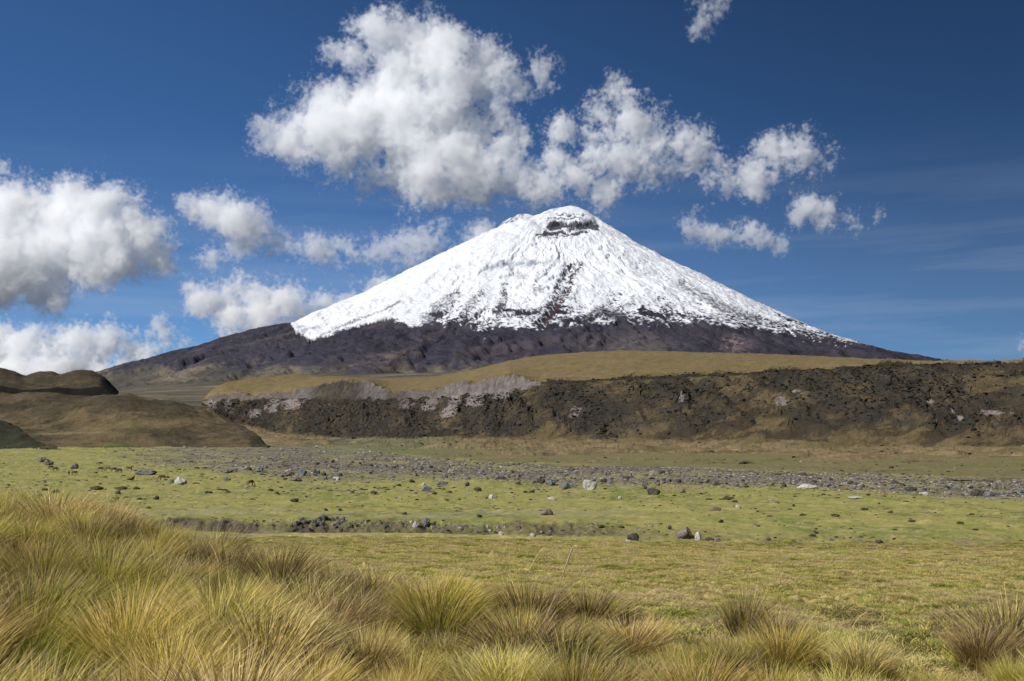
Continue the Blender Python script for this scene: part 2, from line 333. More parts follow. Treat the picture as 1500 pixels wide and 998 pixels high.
    streak([(835,390),(820,415),(812,440),(800,462)], 4.5)
    streak([(740,420),(738,440),(730,460)], 5, .9)
    streak([(705,430),(690,445),(680,462)], 5, .8)
    streak([(668,432),(650,446),(628,462)], 8, .7)
    streak([(785,430),(800,425)], 4, .6); streak([(740,385),(752,402),(770,410)], 4.5, .35)
    streak([(470,492),(510,473),(560,455),(590,440)], 1.6, .7, .6)
    streak([(1000,418),(1030,435),(1070,455),(1110,468)], 6, .75)
    streak([(860,468),(880,455),(905,462)], 6, .8); streak([(925,385),(940,405)], 5, .25)
    cv = py + 1.6 * noise(X, Y, 180, 1.6, 34) - ((px - 832) / 40) ** 2 * 2.5                    # layered rock under the crater rim
    for y0, th_, xa, xb in ((314.5, .9, 812, 862), (329.5, 6.2, 800, 878), (340.5, 3.0, 784, 862), (346.5, 1.3, 788, 838), (320, .9, 800, 856)):
        kk = np.exp(-((cv - y0) / th_) ** 2) * sst(px, xa - 8, xa + 8) * (1 - sst(px, xb - 8, xb + 8)) * (1.6 + .10 * nq + .2 * ns)
        snow = snow * (1 - sst(kk, .55, .95) * .95 * (front > 0))
    streak([(730,333),(742,324),(765,317)], 3, .8, .7); streak([(800,312),(815,307)], 2.5, .6)
    snow = np.clip(snow, 0, 1)
    Z += snow * 3
    # colours
    rock = cmix(C(.025, .024, .037), C(.046, .041, .054), sst(noise(tt * 3000, rr * .3, 900, 1.7, 29), -1, 1.5))  # purplish rock; the blue tint stands in for distance haze
    rock = cmix(rock, C(.028, .027, .034), sst(noise(X, Y, 600, 1.7, 30), .4, 1.5) * .8)
    brown = sst(noise(tt * 3000, rr * .35, 700, 1.8, 31), .7, 1.5) * sst(rr, 1900, 2900)
    rock = cmix(rock, C(.15, .10, .082), brown * .30 * (.4 + .6 * sst(1000 - px, 200, 500)))
    rock = cmix(rock, C(.10, .042, .038), np.exp(-(red / 4) ** 2) * .35)
    rr1 = np.exp(-((px - 1075) / 22) ** 2 - ((py - 505) / 12) ** 2 ); rock = cmix(rock, C(.16, .115, .115), np.clip(rr1 * 1.4, 0, 1) * sst(nq + ns, -.6, .6))
    fan = np.exp(-((px - 930) / 55) ** 2 - ((py - 505) / 14) ** 2); rock = cmix(rock, C(.085, .074, .074), fan)
    low = sst(py + 6 * noise(X, Y, 900, 1.5, 32), 530, 552) * (px < 760)
    rock = cmix(rock, C(.20, .155, .115), low * sst(noise(X, Y, 1200, 1.5, 33), .0, 1.0) * .8)
    rock = cmix(rock, C(.10, .092, .055), low * .5)
    vc = cmix(rock, C(.64, .655, .685), snow)
    m_v = vcmat('volcano_rock_and_snow', (.018,), .10, bump=((.012, 16.), (.05, 5.)), rough=.75, spec=.2)
    V = np.stack([X, Y, Z], -1).reshape(-1, 3)
    F4 = gridfaces(nth, nr)
    link('volcano', mesh('volcano', V, F4, True, vc.reshape(-1, 3)), m_v, 'structure', 'snow capped volcano cone with dark rock flanks rising behind the plateau')
    print('volcano', time.time() - T0)

# ---- plateau with its scrubby escarpment (right), and its pale scarp
pk = [296, 310, 330, 370, 400, 440, 470, 500, 540, 570, 600, 640, 680, 720, 745, 790, 850, 900, 1000, 1100, 1200, 1300, 1400, 1500, 1700, 2400]
def T(*p):
    p = np.array(p, float).reshape(-1, 2); return np.interp(pk, p[:, 0], p[:, 1])
foot = T(296,650, 390,656, 500,656, 600,668, 640,674, 700,678, 800,682, 1000,687, 1200,694, 1350,700, 1500,703, 2400,706)
footD = 10.6 * F / (foot - HY)
apron_py = T(296,640, 400,648, 500,652, 600,660, 700,664, 800,664, 1000,668, 1200,676, 1500,680, 2400,682)
base_py = T(296,612, 330,614, 370,624, 400,632, 440,637, 500,641, 600,642, 680,641, 760,643, 900,645, 1000,646, 1100,648, 1200,650, 1300,655, 1500,656, 2400,660)
base_D = T(296,1830, 370,1700, 440,1560, 500,1480, 600,1320, 700,1200, 800,1100, 1000,940, 1200,820, 1500,700, 2400,560)
mid_py = T(296,594, 320,603, 345,604, 370,604, 385,596, 440,605, 500,612, 600,608, 700,608, 790,600, 900,594, 1000,594, 1200,588, 1500,585, 2400,585)
lip_py = T(296,590, 310,590, 330,586, 370,584, 400,583, 600,583, 640,580, 660,578, 720,573, 790,565, 850,561, 900,558, 1000,555, 1200,544, 1300,538, 1400,536, 1500,536, 2400,540)
rim_py = T(296,588, 310,578, 330,577, 370,579, 400,578, 440,571, 470,561, 500,557, 540,559, 570,574, 600,574, 640,567, 680,562, 720,556, 745,550, 790,559, 850,556, 900,553, 1000,549, 1100,545, 1200,538, 1300,533, 1400,532, 1500,531, 2400,534)
crest_py = T(296,590, 310,572, 330,560, 370,553, 440,549, 500,552, 570,556, 620,555, 660,548, 700,540, 750,527, 800,520, 870,516, 950,514, 1100,519, 1200,524, 1300,527, 1340,528, 1400,532, 1500,532, 2400,540)
run = T(296,60, 370,120, 1000,150, 1500,140, 2400,140)
mid_D = base_D + run * .55; lip_D = base_D + run; rim_D = lip_D + T(296,6, 400,10, 500,40, 600,10, 790,8, 2400,8)
tm = .45; top_py = rim_py * (1 - tm) + crest_py * tm
crest_D = T(296,1960, 330,2100, 500,2500, 700,2400, 1000,2300, 1400,1500, 1500,1100, 2400,1000)
top_D = rim_D + (crest_D - rim_D) * .35
Ds = [footD + 0, footD + (base_D - footD) * .45, base_D, mid_D, lip_D, rim_D, top_D, crest_D, crest_D * 1.08, crest_D * 1.5]
Zs = [foot + 2.5, apron_py, base_py, mid_py, lip_py, rim_py, top_py, crest_py, crest_py + 6, crest_py + 50]
ppx = np.concatenate([np.linspace(296, 1560, 900, endpoint=False), np.linspace(1560, 2400, 60)])
PX, PD, PZ, pv = loft(pk, Ds, Zs, ppx, (26, 34, 46, 70, 8, 34, 40, 8, 10), 5, 1)
pvv = np.repeat(pv[None], len(ppx), 0)
face = sst(pvv, 1.9, 2.3) * (1 - sst(pvv, 4.0, 4.2)); aprn = 1 - sst(pvv, 1.8, 2.2)
along = PX * .8 - PD * .3       # distance along the escarpment
gul = noise(along + 30 * noise(PX, PD, 260, 1.6, 40), PZ * .8, 110, 1.8, 41)
gul2 = noise(along + PZ * .9, PZ * .6, 300, 1.9, 42)
PDn = PD - face * (gul * 1.6 + gul2 * 13) * np.clip((pvv - 1.9) * 1.5, 0, 1) * np.where(pvv > 3.6, np.clip((4.0 - pvv) / .4, .12, 1), 1)
PZn = PZ + noise(PX, PD, 40, 1.8, 43) * (.35 * aprn + 1.1 * face + .4) * sst(pvv, .1, .5) + aprn * noise(PX, PD, 180, 2., 44) * 1.6 * sst(pvv, .2, 1)
PZn += np.exp(-((pvv - 5.0) / .12) ** 2) * 2.2 * noise(along, along * 0, 60, 1.3, 51)
PZn += (pvv > 5.2) * (pvv < 8) * noise(PX, PD, 500, 2., 45) * 1.5
PXX = PX + (PDn - PD) * -.35
ppy = HY - PZn / PDn * F; pxx = np.repeat(ppx[:, None], len(pv), 1)
a1 = noise(PX, PD, 120, 1.45, 46); a2 = noise(PX, PZ * 2 + PD * .4, 36, 1.45, 47); a3 = noise(PX, PD, 14, 1.1, 48)
a4 = noise(along + PZ * 1.1, PZ * .5, 170, 1.5, 49)
grass_t = C(.100, .074, .038); grass_b = C(.042, .033, .021); shrub_shade = C(.0125, .012, .0105); gold = C(.20, .148, .075); scar = C(.26, .22, .20)  # escarpment darks: real scrub, plus some cloud shade put into the colour
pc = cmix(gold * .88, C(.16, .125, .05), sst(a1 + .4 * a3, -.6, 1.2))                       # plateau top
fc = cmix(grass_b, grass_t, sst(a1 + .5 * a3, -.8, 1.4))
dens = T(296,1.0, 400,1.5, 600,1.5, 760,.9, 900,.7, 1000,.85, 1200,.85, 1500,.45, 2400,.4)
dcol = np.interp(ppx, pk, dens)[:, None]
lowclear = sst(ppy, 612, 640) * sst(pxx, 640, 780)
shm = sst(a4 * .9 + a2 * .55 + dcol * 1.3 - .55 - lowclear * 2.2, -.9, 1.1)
fc = cmix(fc, shrub_shade * 1.9 * (1 + .25 * np.clip(a3 + a2, -2, 2))[..., None], shm * .74)
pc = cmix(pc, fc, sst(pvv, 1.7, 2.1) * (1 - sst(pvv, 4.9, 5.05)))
ac = cmix(C(.21, .155, .082), C(.14, .112, .052), sst(a1, -.5, 1.2)); ac = cmix(ac, C(.13, .125, .045), (1 - sst(pvv, .0, .5)) * sst(noise(PX, PD, 200, 1.4, 50), -.6, 1) * .8)
ac = cmix(ac, C(.13, .15, .08), np.exp(-((pxx - 560) / 90) ** 2) * .6); ac = cmix(ac, C(.045, .042, .022), sst(a3 + a2, 1.9, 2.6) * .6)
pc = cmix(pc, ac, 1 - sst(pvv, 1.7, 2.1))
# pale scarp under the rim and the bare streaks below it
sc = ((pvv > 3.93) & (pvv < 5.02)) * (pxx < 792) * (pxx > 303) * (1 - .85 * sst(pxx, 448, 470) * (1 - sst(pxx, 515, 545))) * (1 - .5 * sst(pxx, 560, 570) * (1 - sst(pxx, 585, 610)))  # curved recess left dark, its shade put into the colour
pc = cmix(pc, scar * .50 + .02 * a3[..., None], np.clip(sc * np.where(pxx > 640, 1, .75), 0, 1))
for (bx, b0, b1, sl_, wd, st) in ((405,586,604,-.55,10,1),(432,585,600,-.5,16,1),(375,600,612,-.6,12,1),(305,583,600,.3,9,1),(330,588,604,.5,7,.6),(600,585,600,-.4,12,.55),(635,582,602,-.4,10,.7),(668,580,612,-.5,12,1),(700,576,596,-.5,12,.9),(740,570,585,-.4,16,.8),(855,596,612,-.4,8,.7),(990,574,590,-.5,6,.7),(1142,582,596,-.3,12,.8),(1160,572,576,0,8,.9),(1346,586,592,0,5,.9),(1375,600,606,.3,6,.9),(1385,610,616,0,4,.9),(1445,602,608,0,26,1.2),(1485,604,608,0,10,1)):
    cxx = bx + sl_ * (ppy - b0)
    k = np.exp(-((pxx - cxx) / wd) ** 2) * sst(ppy, b0 - 2, b0 + 1) * (1 - sst(ppy, b1 - 4, b1 + 3))
    k = sst(k * (1.6 + .55 * a2 + .45 * a3), .55, 1.05) * st * (pvv > 2) * (pvv < 4.3)
    pc = cmix(pc, scar * .72, np.clip(k, 0, 1))
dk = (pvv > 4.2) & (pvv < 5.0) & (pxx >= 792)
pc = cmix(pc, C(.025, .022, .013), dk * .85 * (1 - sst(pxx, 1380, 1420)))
m_pl = vcmat('plateau_grass_and_scrub', (.06, .5), .28, bump=((.25, .9), (1.0, .3)), rough=.95, spec=.1)
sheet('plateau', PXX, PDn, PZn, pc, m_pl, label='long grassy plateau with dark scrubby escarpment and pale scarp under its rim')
print('plateau', time.time() - T0)

# ---- hills on the left, cloud shade put into their dark colours
m_hill = vcmat('hill_grass', (.05, .5), .30, bump=((.12, 1.6), (.7, .5)), rough=.95, spec=.1)
hillpts = []
def hill(name, label, k, Ds, Zs, pxs, seg, seed, darkend=None, base=C(.062, .049, .029), alt=C(.115, .086, .045), extra=None):
    X, D, Z, v = loft(k, Ds, Zs, pxs, seg, 4, 3)
    vv = np.repeat(v[None], len(pxs), 0); pxa = np.repeat(pxs[:, None], len(v), 1)
    edge = sst(vv, .05, .5) * (1 - sst(vv, len(seg) - 1.0, len(seg)))
    Z = Z + edge * (noise(X, D, 240, 2.0, seed) * 2.6 + noise(X, D, 30, 1.8, seed + 1) * .35)
    c = cmix(base, alt, sst(noise(X, D, 220, 1.5, seed + 2) + .3 * noise(X, D, 30, 1.2, seed + 3), -.6, 1.3))
    c = cmix(c, C(.04, .038, .02), sst(noise(X * 1.6, D, 120, 1.3, seed + 4), 1.0, 1.9) * .7)
    py = HY - Z / D * F
    if extra: c = extra(c, pxa, py, vv, X, D)
    hr = np.random.default_rng(seed); k_ = 0
    while k_ < 700 and name == 'hill' and len(pxs) > 100:
        i, j = hr.integers(0, X.shape[0]), hr.integers(3, X.shape[1] - 8); k_ += 1
        if noise(X[i, j], D[i, j], 140, 1.4, seed + 7) + hr.normal(0, .5) > .3: hillpts.append((X[i, j], D[i, j], Z[i, j], hr.uniform(.5, 1.3)))
    return sheet(name, X, D, Z, c, m_hill, label=label)
# front dome
k = [-500, -200, 0, 40, 90, 130, 190, 240, 300, 350, 375, 392]
sky_ = [590, 600, 606, 602, 592, 582, 574, 584, 600, 620, 636, 655]
b_ = np.full(12, 657.); bd = np.full(12, 1000.)
cd = np.array([1250, 1250, 1280, 1280, 1290, 1300, 1300, 1290, 1240, 1160, 1090, 1010], float)
sky_ = np.array(sky_, float)
def ex1(c, px, py, vv, X, D):
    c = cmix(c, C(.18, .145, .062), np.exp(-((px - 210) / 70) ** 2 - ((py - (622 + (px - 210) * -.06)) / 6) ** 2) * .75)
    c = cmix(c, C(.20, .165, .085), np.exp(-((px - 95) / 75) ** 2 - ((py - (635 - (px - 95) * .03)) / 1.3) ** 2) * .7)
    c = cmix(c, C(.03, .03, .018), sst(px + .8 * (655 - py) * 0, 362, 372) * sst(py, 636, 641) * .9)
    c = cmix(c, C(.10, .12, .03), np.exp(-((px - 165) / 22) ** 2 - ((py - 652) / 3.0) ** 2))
    return c
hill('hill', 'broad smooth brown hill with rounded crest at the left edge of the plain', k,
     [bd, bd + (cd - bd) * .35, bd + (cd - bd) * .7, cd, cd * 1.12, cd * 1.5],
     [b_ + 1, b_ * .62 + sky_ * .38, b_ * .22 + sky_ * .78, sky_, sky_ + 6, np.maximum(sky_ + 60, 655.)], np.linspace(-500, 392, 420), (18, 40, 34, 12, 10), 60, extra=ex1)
# small dark spur in front
k = [-500, -200, -60, 0, 30, 60, 84]
s2 = np.array([600, 604, 612, 623, 631, 645, 657], float); b2 = np.full(7, 659.); d0 = np.full(7, 860.); d1 = np.array([1000,1000,980,960,940,900,870.])
hill('hill', 'low dark green spur at the far left below the broad hill', k, [d0, (d0 + d1) / 2, d1, d1 * 1.1], [b2, (b2 + s2) / 2 - 3, s2, s2 + 40], np.linspace(-500, 84, 160), (24, 24, 10), 70,
     base=C(.032, .034, .02), alt=C(.055, .05, .028))
# rear hills with the black scarp
k = [-500, -200, -60, 0, 22, 36, 60, 84, 112, 135, 150, 163, 174]
cr_ = np.array([560, 548, 538, 540, 543, 549, 546, 549, 542, 545, 552, 564, 577], float)
sl1 = np.array([575, 570, 569, 570, 570, 571, 571, 571, 570, 567, 566, 572, 579], float)
sb1 = np.array([578, 573, 573, 573, 574, 574, 575, 575, 577, 578, 579, 579, 581], float)
bb = np.full(13, 620.); d = np.full(13, 1.)
ly = cr_ * .45 + sl1 * .55
hill('hill', 'dark rear hills with a thin black scarp line at the left of the volcano', k,
     [d * 1450, d * 1600, d * 1760, d * 1768, d * 1880, d * 2100, d * 2250, d * 2600],
     [bb, (bb + sb1) / 2, sb1, sl1, ly, cr_, cr_ + 8, cr_ + 60], np.linspace(-500, 174, 330), (16, 24, 5, 20, 26, 8, 6), 80, base=C(.055, .044, .027), alt=C(.092, .070, .039),
     extra=lambda c, px, py, vv, X, D: cmix(c, C(.012, .011, .009), np.clip(((vv > 1.95) & (vv < 3.08)) * 1. + sst(px, 143, 150) * (vv > 3) * (vv < 4.9) * (py > 556), 0, 1)))
hill('hill', 'small dark knoll between the rounded rear hills', [30, 45, 60, 75, 90], [[2500] * 5, [2700] * 5, [2900] * 5, [3300] * 5], [[575] * 5, [556] * 5, [552, 546, 544, 545, 551], [590] * 5], np.linspace(28, 92, 50), (8, 10, 6), 90,
     base=C(.05, .042, .026), alt=C(.065, .05, .03))
print('hills', time.time() - T0)

# ------------------------------------------------------------------ rocks
def ico(sub):
    import bmesh
    bm = bmesh.new(); bmesh.ops.create_icosphere(bm, subdivisions=sub, radius=1.0)
    V = np.array([v.co[:] for v in bm.verts]); Fc = np.array([[v.index for v in f.verts] for f in bm.faces]); bm.free(); return V, Fc
def rockshape(seed, sub=3, cuts=7, jit=.06):
    """a boulder: a ball cut by random planes, worn and pitted; unit half-width, sits with its base at z=0 (sunk a little)"""
    r = np.random.default_rng(seed); V, Fc = ico(sub)
    for _ in range(cuts):
        n = r.normal(size=3); n /= np.linalg.norm(n); d = r.uniform(.55, .85)
        h = V @ n - d; V = V - np.clip(h, 0, None)[:, None] * n * .92
    V = V * (1 + jit * noise(V[:, 0] * 7 + V[:, 2] * 3 + seed, V[:, 1] * 7 - V[:, 2] * 4, 9, 1.3, 97)[:, None])
    V[:, 0] *= r.uniform(.95, 1.1); V /= np.abs(V[:, 0]).max(); V[:, 2] += .45
    V[:, 2] = np.maximum(V[:, 2], -.15); V[:, 2] /= V[:, 2].max()
    return V, Fc
rmats = {'pale': rockmat('pale_rock', (.34, .31, .28), (.52, .49, .45), (.20, .19, .16), .6), 'grey': rockmat('grey_rock', (.085, .08, .078), (.19, .18, .17)),
         'blue': rockmat('blue_grey_rock', (.075, .085, .09), (.17, .18, .185), (.26, .27, .25)), 'dark': rockmat('dark_rock', (.03, .026, .022), (.085, .075, .06), (.10, .10, .05), .6),
         'brown': rockmat('brown_rock', (.10, .075, .06), (.23, .18, .155)), 'clod': rockmat('turf_clod', (.035, .03, .015), (.085, .075, .032), (.10, .11, .03), .58)}
rmesh = {}
def rmesh_get(v, tone):
    if (v, tone) not in rmesh:
        V, Fc = rockshape(200 + v, 3 if v < 4 else 2, cuts=9 if v < 4 else 6); me = mesh('boulder', V, Fc, False); me.materials.append(rmats[tone]); rmesh[(v, tone)] = me
    return rmesh[(v, tone)]
rng = np.random.default_rng(5)
BL = [  # px, base py, width px, height px, tone, label (None: one of many)
 (1003.5,789.5,29,17,'brown','largest boulder of the meadow edge, domed brown grey, beside a split pointed stone'),
 (1023,791,10,12,'pale','split pointed stone standing right against the largest domed boulder'),
 (1040,793,15,6,'dark','flat dark stone lying between the split stone and a small round one'),
 (1051.5,793.5,8,6,'brown','small round stone at the right end of the row by the domed boulder'),
 (929,792,19,11,'dark','wedge shaped boulder with pale sunlit top and black right side at the stream edge'),
 (921,795,11,4,'pale','small pale slab at the foot of the wedge shaped boulder'),
 (801,755,20,9,'brown','pinkish brown boulder alone on the green above the stream bank'),
 (808,733,14,5,'pale','low pale grey slab on grass above the pinkish brown boulder'),
 (863,718,23,15,'pale','big whitish boulder with rough peak at the front of the river stones'),
 (829,717.5,17,11,'blue','blue grey boulder immediately left of the big whitish one'),
 (840,714,12,6,'grey','flat grey stone wedged between the blue grey and whitish boulders'),
 (807,712,16,9,'blue','rounded grey green boulder at the stone edge left of the blue grey one'),
 (792,708,14,7,'dark','dark low boulder at the far left of the boulder cluster by the whitish one'),
 (957.5,725,21,10,'dark','long dark grey boulder on grass right of the big whitish boulder'),
 (945.5,717,6,6,'dark','small upright dark stone just behind the long dark grey boulder'),
 (1000,722,11,6,'brown','brown boulder on the grass right of the long dark grey boulder'),
 (908,731,6,4,'pale','tiny white stone on the green below the whitish boulder'),
 (1081.5,744,8,4.5,'pale','small white stone on the green plain right of centre'),
 (1049,748,20,6,'brown','low brown rock heap on the green left of the small white stone'),
 (1067,732,20,4.5,'clod','long flat brown hummock in the grass below the river stones'),
 (625,720,16,9,'blue','smooth round grey green boulder alone on the green at mid left of the volcano axis'),
 (620,711,5.5,4,'pale','small cream stone right behind the smooth round grey green boulder'),
 (648,711,19,7,'grey','long grey boulder with flat top at the grass edge, right of the smooth round one'),
 (603,707,10,5,'dark','dark boulder at the grass edge left of the long grey one'),
 (684.5,712,7,6,'dark','small blocky dark brown stone right of the long grey boulder'),
 (721,731,13,6.5,'pale','cream pointed stone on the green under the left foot of the summit'),
 (547,724,11,5,'dark','low dark stone alone on the green left of the round grey green boulder'),
 (492,704,13,5.5,'pale','whitish slab at the lower edge of the river stones beside a grey stone'),
 (476,704,8,6,'grey','grey stone just left of the whitish slab'),
 (624,771,13,11,'blue','dark grey green boulder sitting on the eroded stream bank'),
 (635,770,7,5,'dark','small dark stone leaning on the bank boulder'),
 (609,773,11,9,'pale','pale rough boulder on the stream bank left of the grey green one'),
 (734,784.5,7.5,6,'pale','pale rounded stone at the stream edge in the middle'),
 (781,786.5,10,5,'pale','pale flat stone at the stream edge right of the rounded one'),
 (263,709,19,11,'pale','light grey domed boulder on the left green with a small darker one beside'),
 (251,709,9,6,'grey','small darker boulder touching the light grey domed one'),
 (212,696,33,9,'grey','wide low grey boulder behind the grazing horses'),
 (60,677,15,7,'grey','grey boulder at the top of the left stone cluster'),(69,681,15,9,'brown','brownish boulder in the left stone cluster beneath the grey one'),
 (108,687,14,8,'grey','grey boulder above the two dark animals at far left'),
 (442,697,15,9,'blue','bluish boulder at the grass edge beneath the dark end of the broad hill'),
 (417,697,16,7,'brown','brownish boulder left of the bluish one at the grass edge'),
 (432,705,20,6,'grey','long low grey boulder on the grass just below the bluish one'),
 (379,691,12,6,'blue','grey green boulder between the lone horse and the stone field'),
 (331,693,22,6,'grey','low broad grey stones on the grass right of the light grey domed boulder'),
 (138,717,19,4.5,'clod','long flat dark hummock on the grass left of its twin'),(176,717,18,4.5,'clod','long flat dark hummock on the grass right of its twin'),
 (228,732,9,6,'dark','small dark stone just above the left tussocks'),
 (431,736,14,5.5,'dark','dark low boulder on grass above the left stretch of stream bank'),
 (1435,727,24,9.5,'dark','broad dark boulder at the right end of the river stones'),(1450,728,18,8,'grey','grey boulder overlapping the broad dark one at the right end'),
 (1185,716,32,7,'pale','long pale outcrop at the grass edge of the river stones, right of centre'),(1149,714,9,7,'dark','dark upright boulder just left of the long pale outcrop'),
 (1335,720,19,7,'dark','dark flat boulder in the right part of the river stones'),(1356,726,15,5,'pale','pale slab on grass under the dark flat boulder at right'),
 (1289,796,14,5,'dark','dark oval stone lying alone at the meadow edge on the right'),
 (1125,793,10,6,'brown','light brown stone at the meadow edge right of the domed boulder'),
 (1224,757,14,4.5,'clod','dark flat hummock on the right green'),
]
MORE = [(1056,766,9,5,'clod'),(1076,711,16,6,'grey'),(981,775,6,5.5,'dark'),(885,707,11,6,'dark'),(970,694,11,5,'dark'),(919,702,9,5,'dark'),(881,773,12,3.5,'clod'),(911,774,9,3.5,'clod'),
 (58,728,9,4.5,'clod'),(80,722,12,5,'clod'),(172,724,9,5,'clod'),(199,717,11,4,'clod'),(64,719,10,4,'clod'),(364,689,9,5,'dark'),(331,704,13,5,'grey'),(427,696,8,5,'dark'),(463,694,11,4,'dark'),
 (396,719,9,3.5,'clod'),(304,723,13,4,'clod'),(491,704,12,4,'grey'),(1176,697,13,5,'dark'),(1311,709,11,5,'dark'),(1177,756,11,3.5,'clod'),(1305,752,9,4,'clod'),(1267,748,12,4,'clod'),
 (1191,786,11,4,'clod'),(1218,792,11,5,'brown'),(1407,768,11,4,'clod'),(1337,765,13,3.5,'clod'),(1424,755,9,3,'clod'),(1256,731,22,3,'pale'),(1163,742,5,4,'dark'),(477,748,6,4,'dark'),(498,749,6,4,'dark'),
 (592,754,9,4,'dark'),(702,758,10,5,'clod'),(759,710,9,5,'dark'),(737,703,12,5,'dark'),(779,722,9,4,'dark'),(700,719,13,5,'clod'),(658,722,9,3,'clod'),(584,712,7,3,'clod'),(516,722,6,3,'clod'),
 (270,655.5,3,2.6,'pale'),(57,658,3.4,2.2,'pale')]
used = []
def put_rock(px, py, wpx, hpx, tone, label, group, cat='boulder', name='boulder', v=None, sink=.12):
    g = gpoint(px, py)
    if g is None: return
    x, D = g; a = wpx / F * D / 2; h = hpx / F * D
    v = int(rng.integers(0, 4)) if (wpx > 10) else int(rng.integers(4, 9)) if v is None else v
    o = link(name, rmesh_get(v, tone), None, None, label, cat, group)
    o.location = (x, D + a * .5, float(gz(x, D + a * .3)) - h * .04)
    o.rotation_euler = (0, 0, rng.choice([0, math.pi]) + rng.uniform(-.3, .3)); o.scale = (a, a * rng.uniform(.75, 1.0), h * 1.04)
    used.append((px, py, wpx))
for b in BL: put_rock(*b, 'boulders standing out on the plain')
for b in MORE: put_rock(*b, {'clod': 'small dark grassy hummock among others on the green plain', 'dark': 'small dark stone among others at the edge of the green plain'}.get(b[4], 'small light stone among others on the plain'), 'minor stones and hummocks of the plain', 'stone', 'stone')
# rock pile on the bank, each stone a thing
for i in range(34):
    px = rng.uniform(426, 514); py = 771 + rng.uniform(-13, 2) * (1 - abs(px - 475) / 80) + (px - 470) * .03
    put_rock(px, py, rng.uniform(5, 10), rng.uniform(3.5, 7), rng.choice(['grey', 'dark', 'brown', 'grey']), 'grey stone of the rock pile on the left stretch of stream bank', 'stones of the pile on the stream bank', 'stone', 'stone')
for i in range(36):
    px = rng.uniform(520, 860); py = np.interp(px, [520, 860], [771, 786]) + rng.uniform(-7, 2)
    put_rock(px, py, rng.uniform(3, 7), rng.uniform(2, 4.5), rng.choice(['grey', 'dark', 'brown', 'pale']), 'small stone on the eroded face of the stream bank', 'stones along the stream bank', 'stone', 'stone')
up_f = lambda p: np.interp(p, [250, 390, 500, 600, 700, 800, 1000, 1200, 1350, 1500], [654, 655, 656, 668, 677, 681, 686, 693, 699, 702])
lo_f = lambda p: np.interp(p, [0, 150, 300, 420, 500, 600, 700, 800, 1000, 1150, 1300, 1500], [674, 680, 690, 700, 704, 699, 704, 709, 713, 713, 721, 731])
n = 0
while n < 118:     # the larger stones of the river band
    px = rng.uniform(330, 1500); f_ = rng.uniform(.45, 1.0); py = mix(up_f(px), lo_f(px), f_)
    put_rock(px, py, rng.uniform(5, 10) * (.7 + .4 * f_), rng.uniform(3, 5.5) * (.7 + .4 * f_), rng.choice(['grey', 'dark', 'blue', 'brown', 'grey', 'dark']), 'larger grey stone in the stony river band across the plain', 'larger stones of the river band', 'stone', 'stone'); n += 1
# the countless stones of the river band: one mass
def scatter(name, n, pos_fn, size_fn, cols_, sub, seed, mat, squash=(.45, .8), smoothf=False):
    r = np.random.default_rng(seed); base = [rockshape(300 + i, sub, 4, .05) for i in range(6)]
    VV, FF, CC = [], [], []; off = 0
    pts = pos_fn(r, n)
    for (x, y, z, sc) in pts:
        V, Fc = base[r.integers(6)]; a = r.uniform(0, 6.28); c_, s_ = math.cos(a), math.sin(a)
        s = size_fn(r, y) * sc; W = V * (s, s * r.uniform(.7, 1), s * r.uniform(*squash))
        W = np.stack([W[:, 0] * c_ - W[:, 1] * s_ + x, W[:, 0] * s_ + W[:, 1] * c_ + y, W[:, 2] + z - .08 * s], 1)
        VV.append(W); FF.append(Fc + off); off += len(V)
        CC.append(np.repeat((cols_[r.integers(len(cols_))] * r.uniform(.7, 1.35))[None], len(V), 0))
    return link(name, mesh(name, np.concatenate(VV), np.concatenate(FF), smoothf, np.concatenate(CC)), mat, 'stuff')
m_st = vcmat('river_stone', (2.5,), .25, rough=.9)
def riverpos(r, n):
    out = []
    while len(out) < n:
        px = r.uniform(150, 1520); f_ = r.uniform(-.02, 1.12); py = mix(up_f(px), lo_f(px), f_)
        if px < 420 and r.random() > (px - 100) / 320 * .8: continue
        if f_ > .85 and r.random() > .35: continue
        D = 11 * F / (py - HY + 1e-6)
        if not (100 < D < 1150): continue
        if D > 500 and r.random() > .6: continue
        x = (px - 750) / F * D
        out.append((x, D, None, 1.))
    z = gz(np.array([o[0] for o in out]), np.array([o[1] for o in out]))
    return [(o[0], o[1], float(q), 1.) for o, q in zip(out, z)]
stone_c = [C(.17, .148, .138), C(.12, .102, .098), C(.05, .043, .04), C(.22, .19, .175), C(.14, .112, .09), C(.33, .30, .27), C(.08, .068, .062)]
scatter('river_stones', 13000, riverpos, lambda r, D: D / F * r.uniform(.7, 1.0) * r.choice([1.0, 1.4, 2.2], p=[.5, .35, .15]) * 1.35, stone_c, 1, 7, m_st)
def plainpos(r, n):
    out = []
    while len(out) < n:
        px = r.uniform(-40, 1540); py = r.uniform(672, 800) if r.random() < .8 else r.uniform(700, 730)
        if 220 < px < 950 and py > 748: continue
        D = 11.1 * F / (py - HY); x = (px - 750) / F * D
        if noise(x, D, 60, 1.3, 98) < r.normal(0, .8): continue
        out.append((x, D))
    z = gz(np.array([o[0] for o in out]), np.array([o[1] for o in out]))
    return [(o[0], o[1], float(q), 1.) for o, q in zip(out, z)]
scatter('turf_clods', 1900, plainpos, lambda r, D: D / F * r.choice([1.6, 2.8, 4.6], p=[.66, .27, .07]) * r.uniform(.8, 1.2), [C(.05, .042, .02), C(.07, .06, .03), C(.10, .085, .06), C(.035, .03, .018), C(.2, .18, .15)], 1, 8, m_st, (.4, .8))
def bankpos(r, n):
    out = []
    while len(out) < n:
        px = r.uniform(235, 960); x0 = np.interp(px, gk, De) + r.uniform(6, 15); x = (px - 750) / F * x0
        out.append((x, x0, float(gz(x, x0)), 1.))
    return out
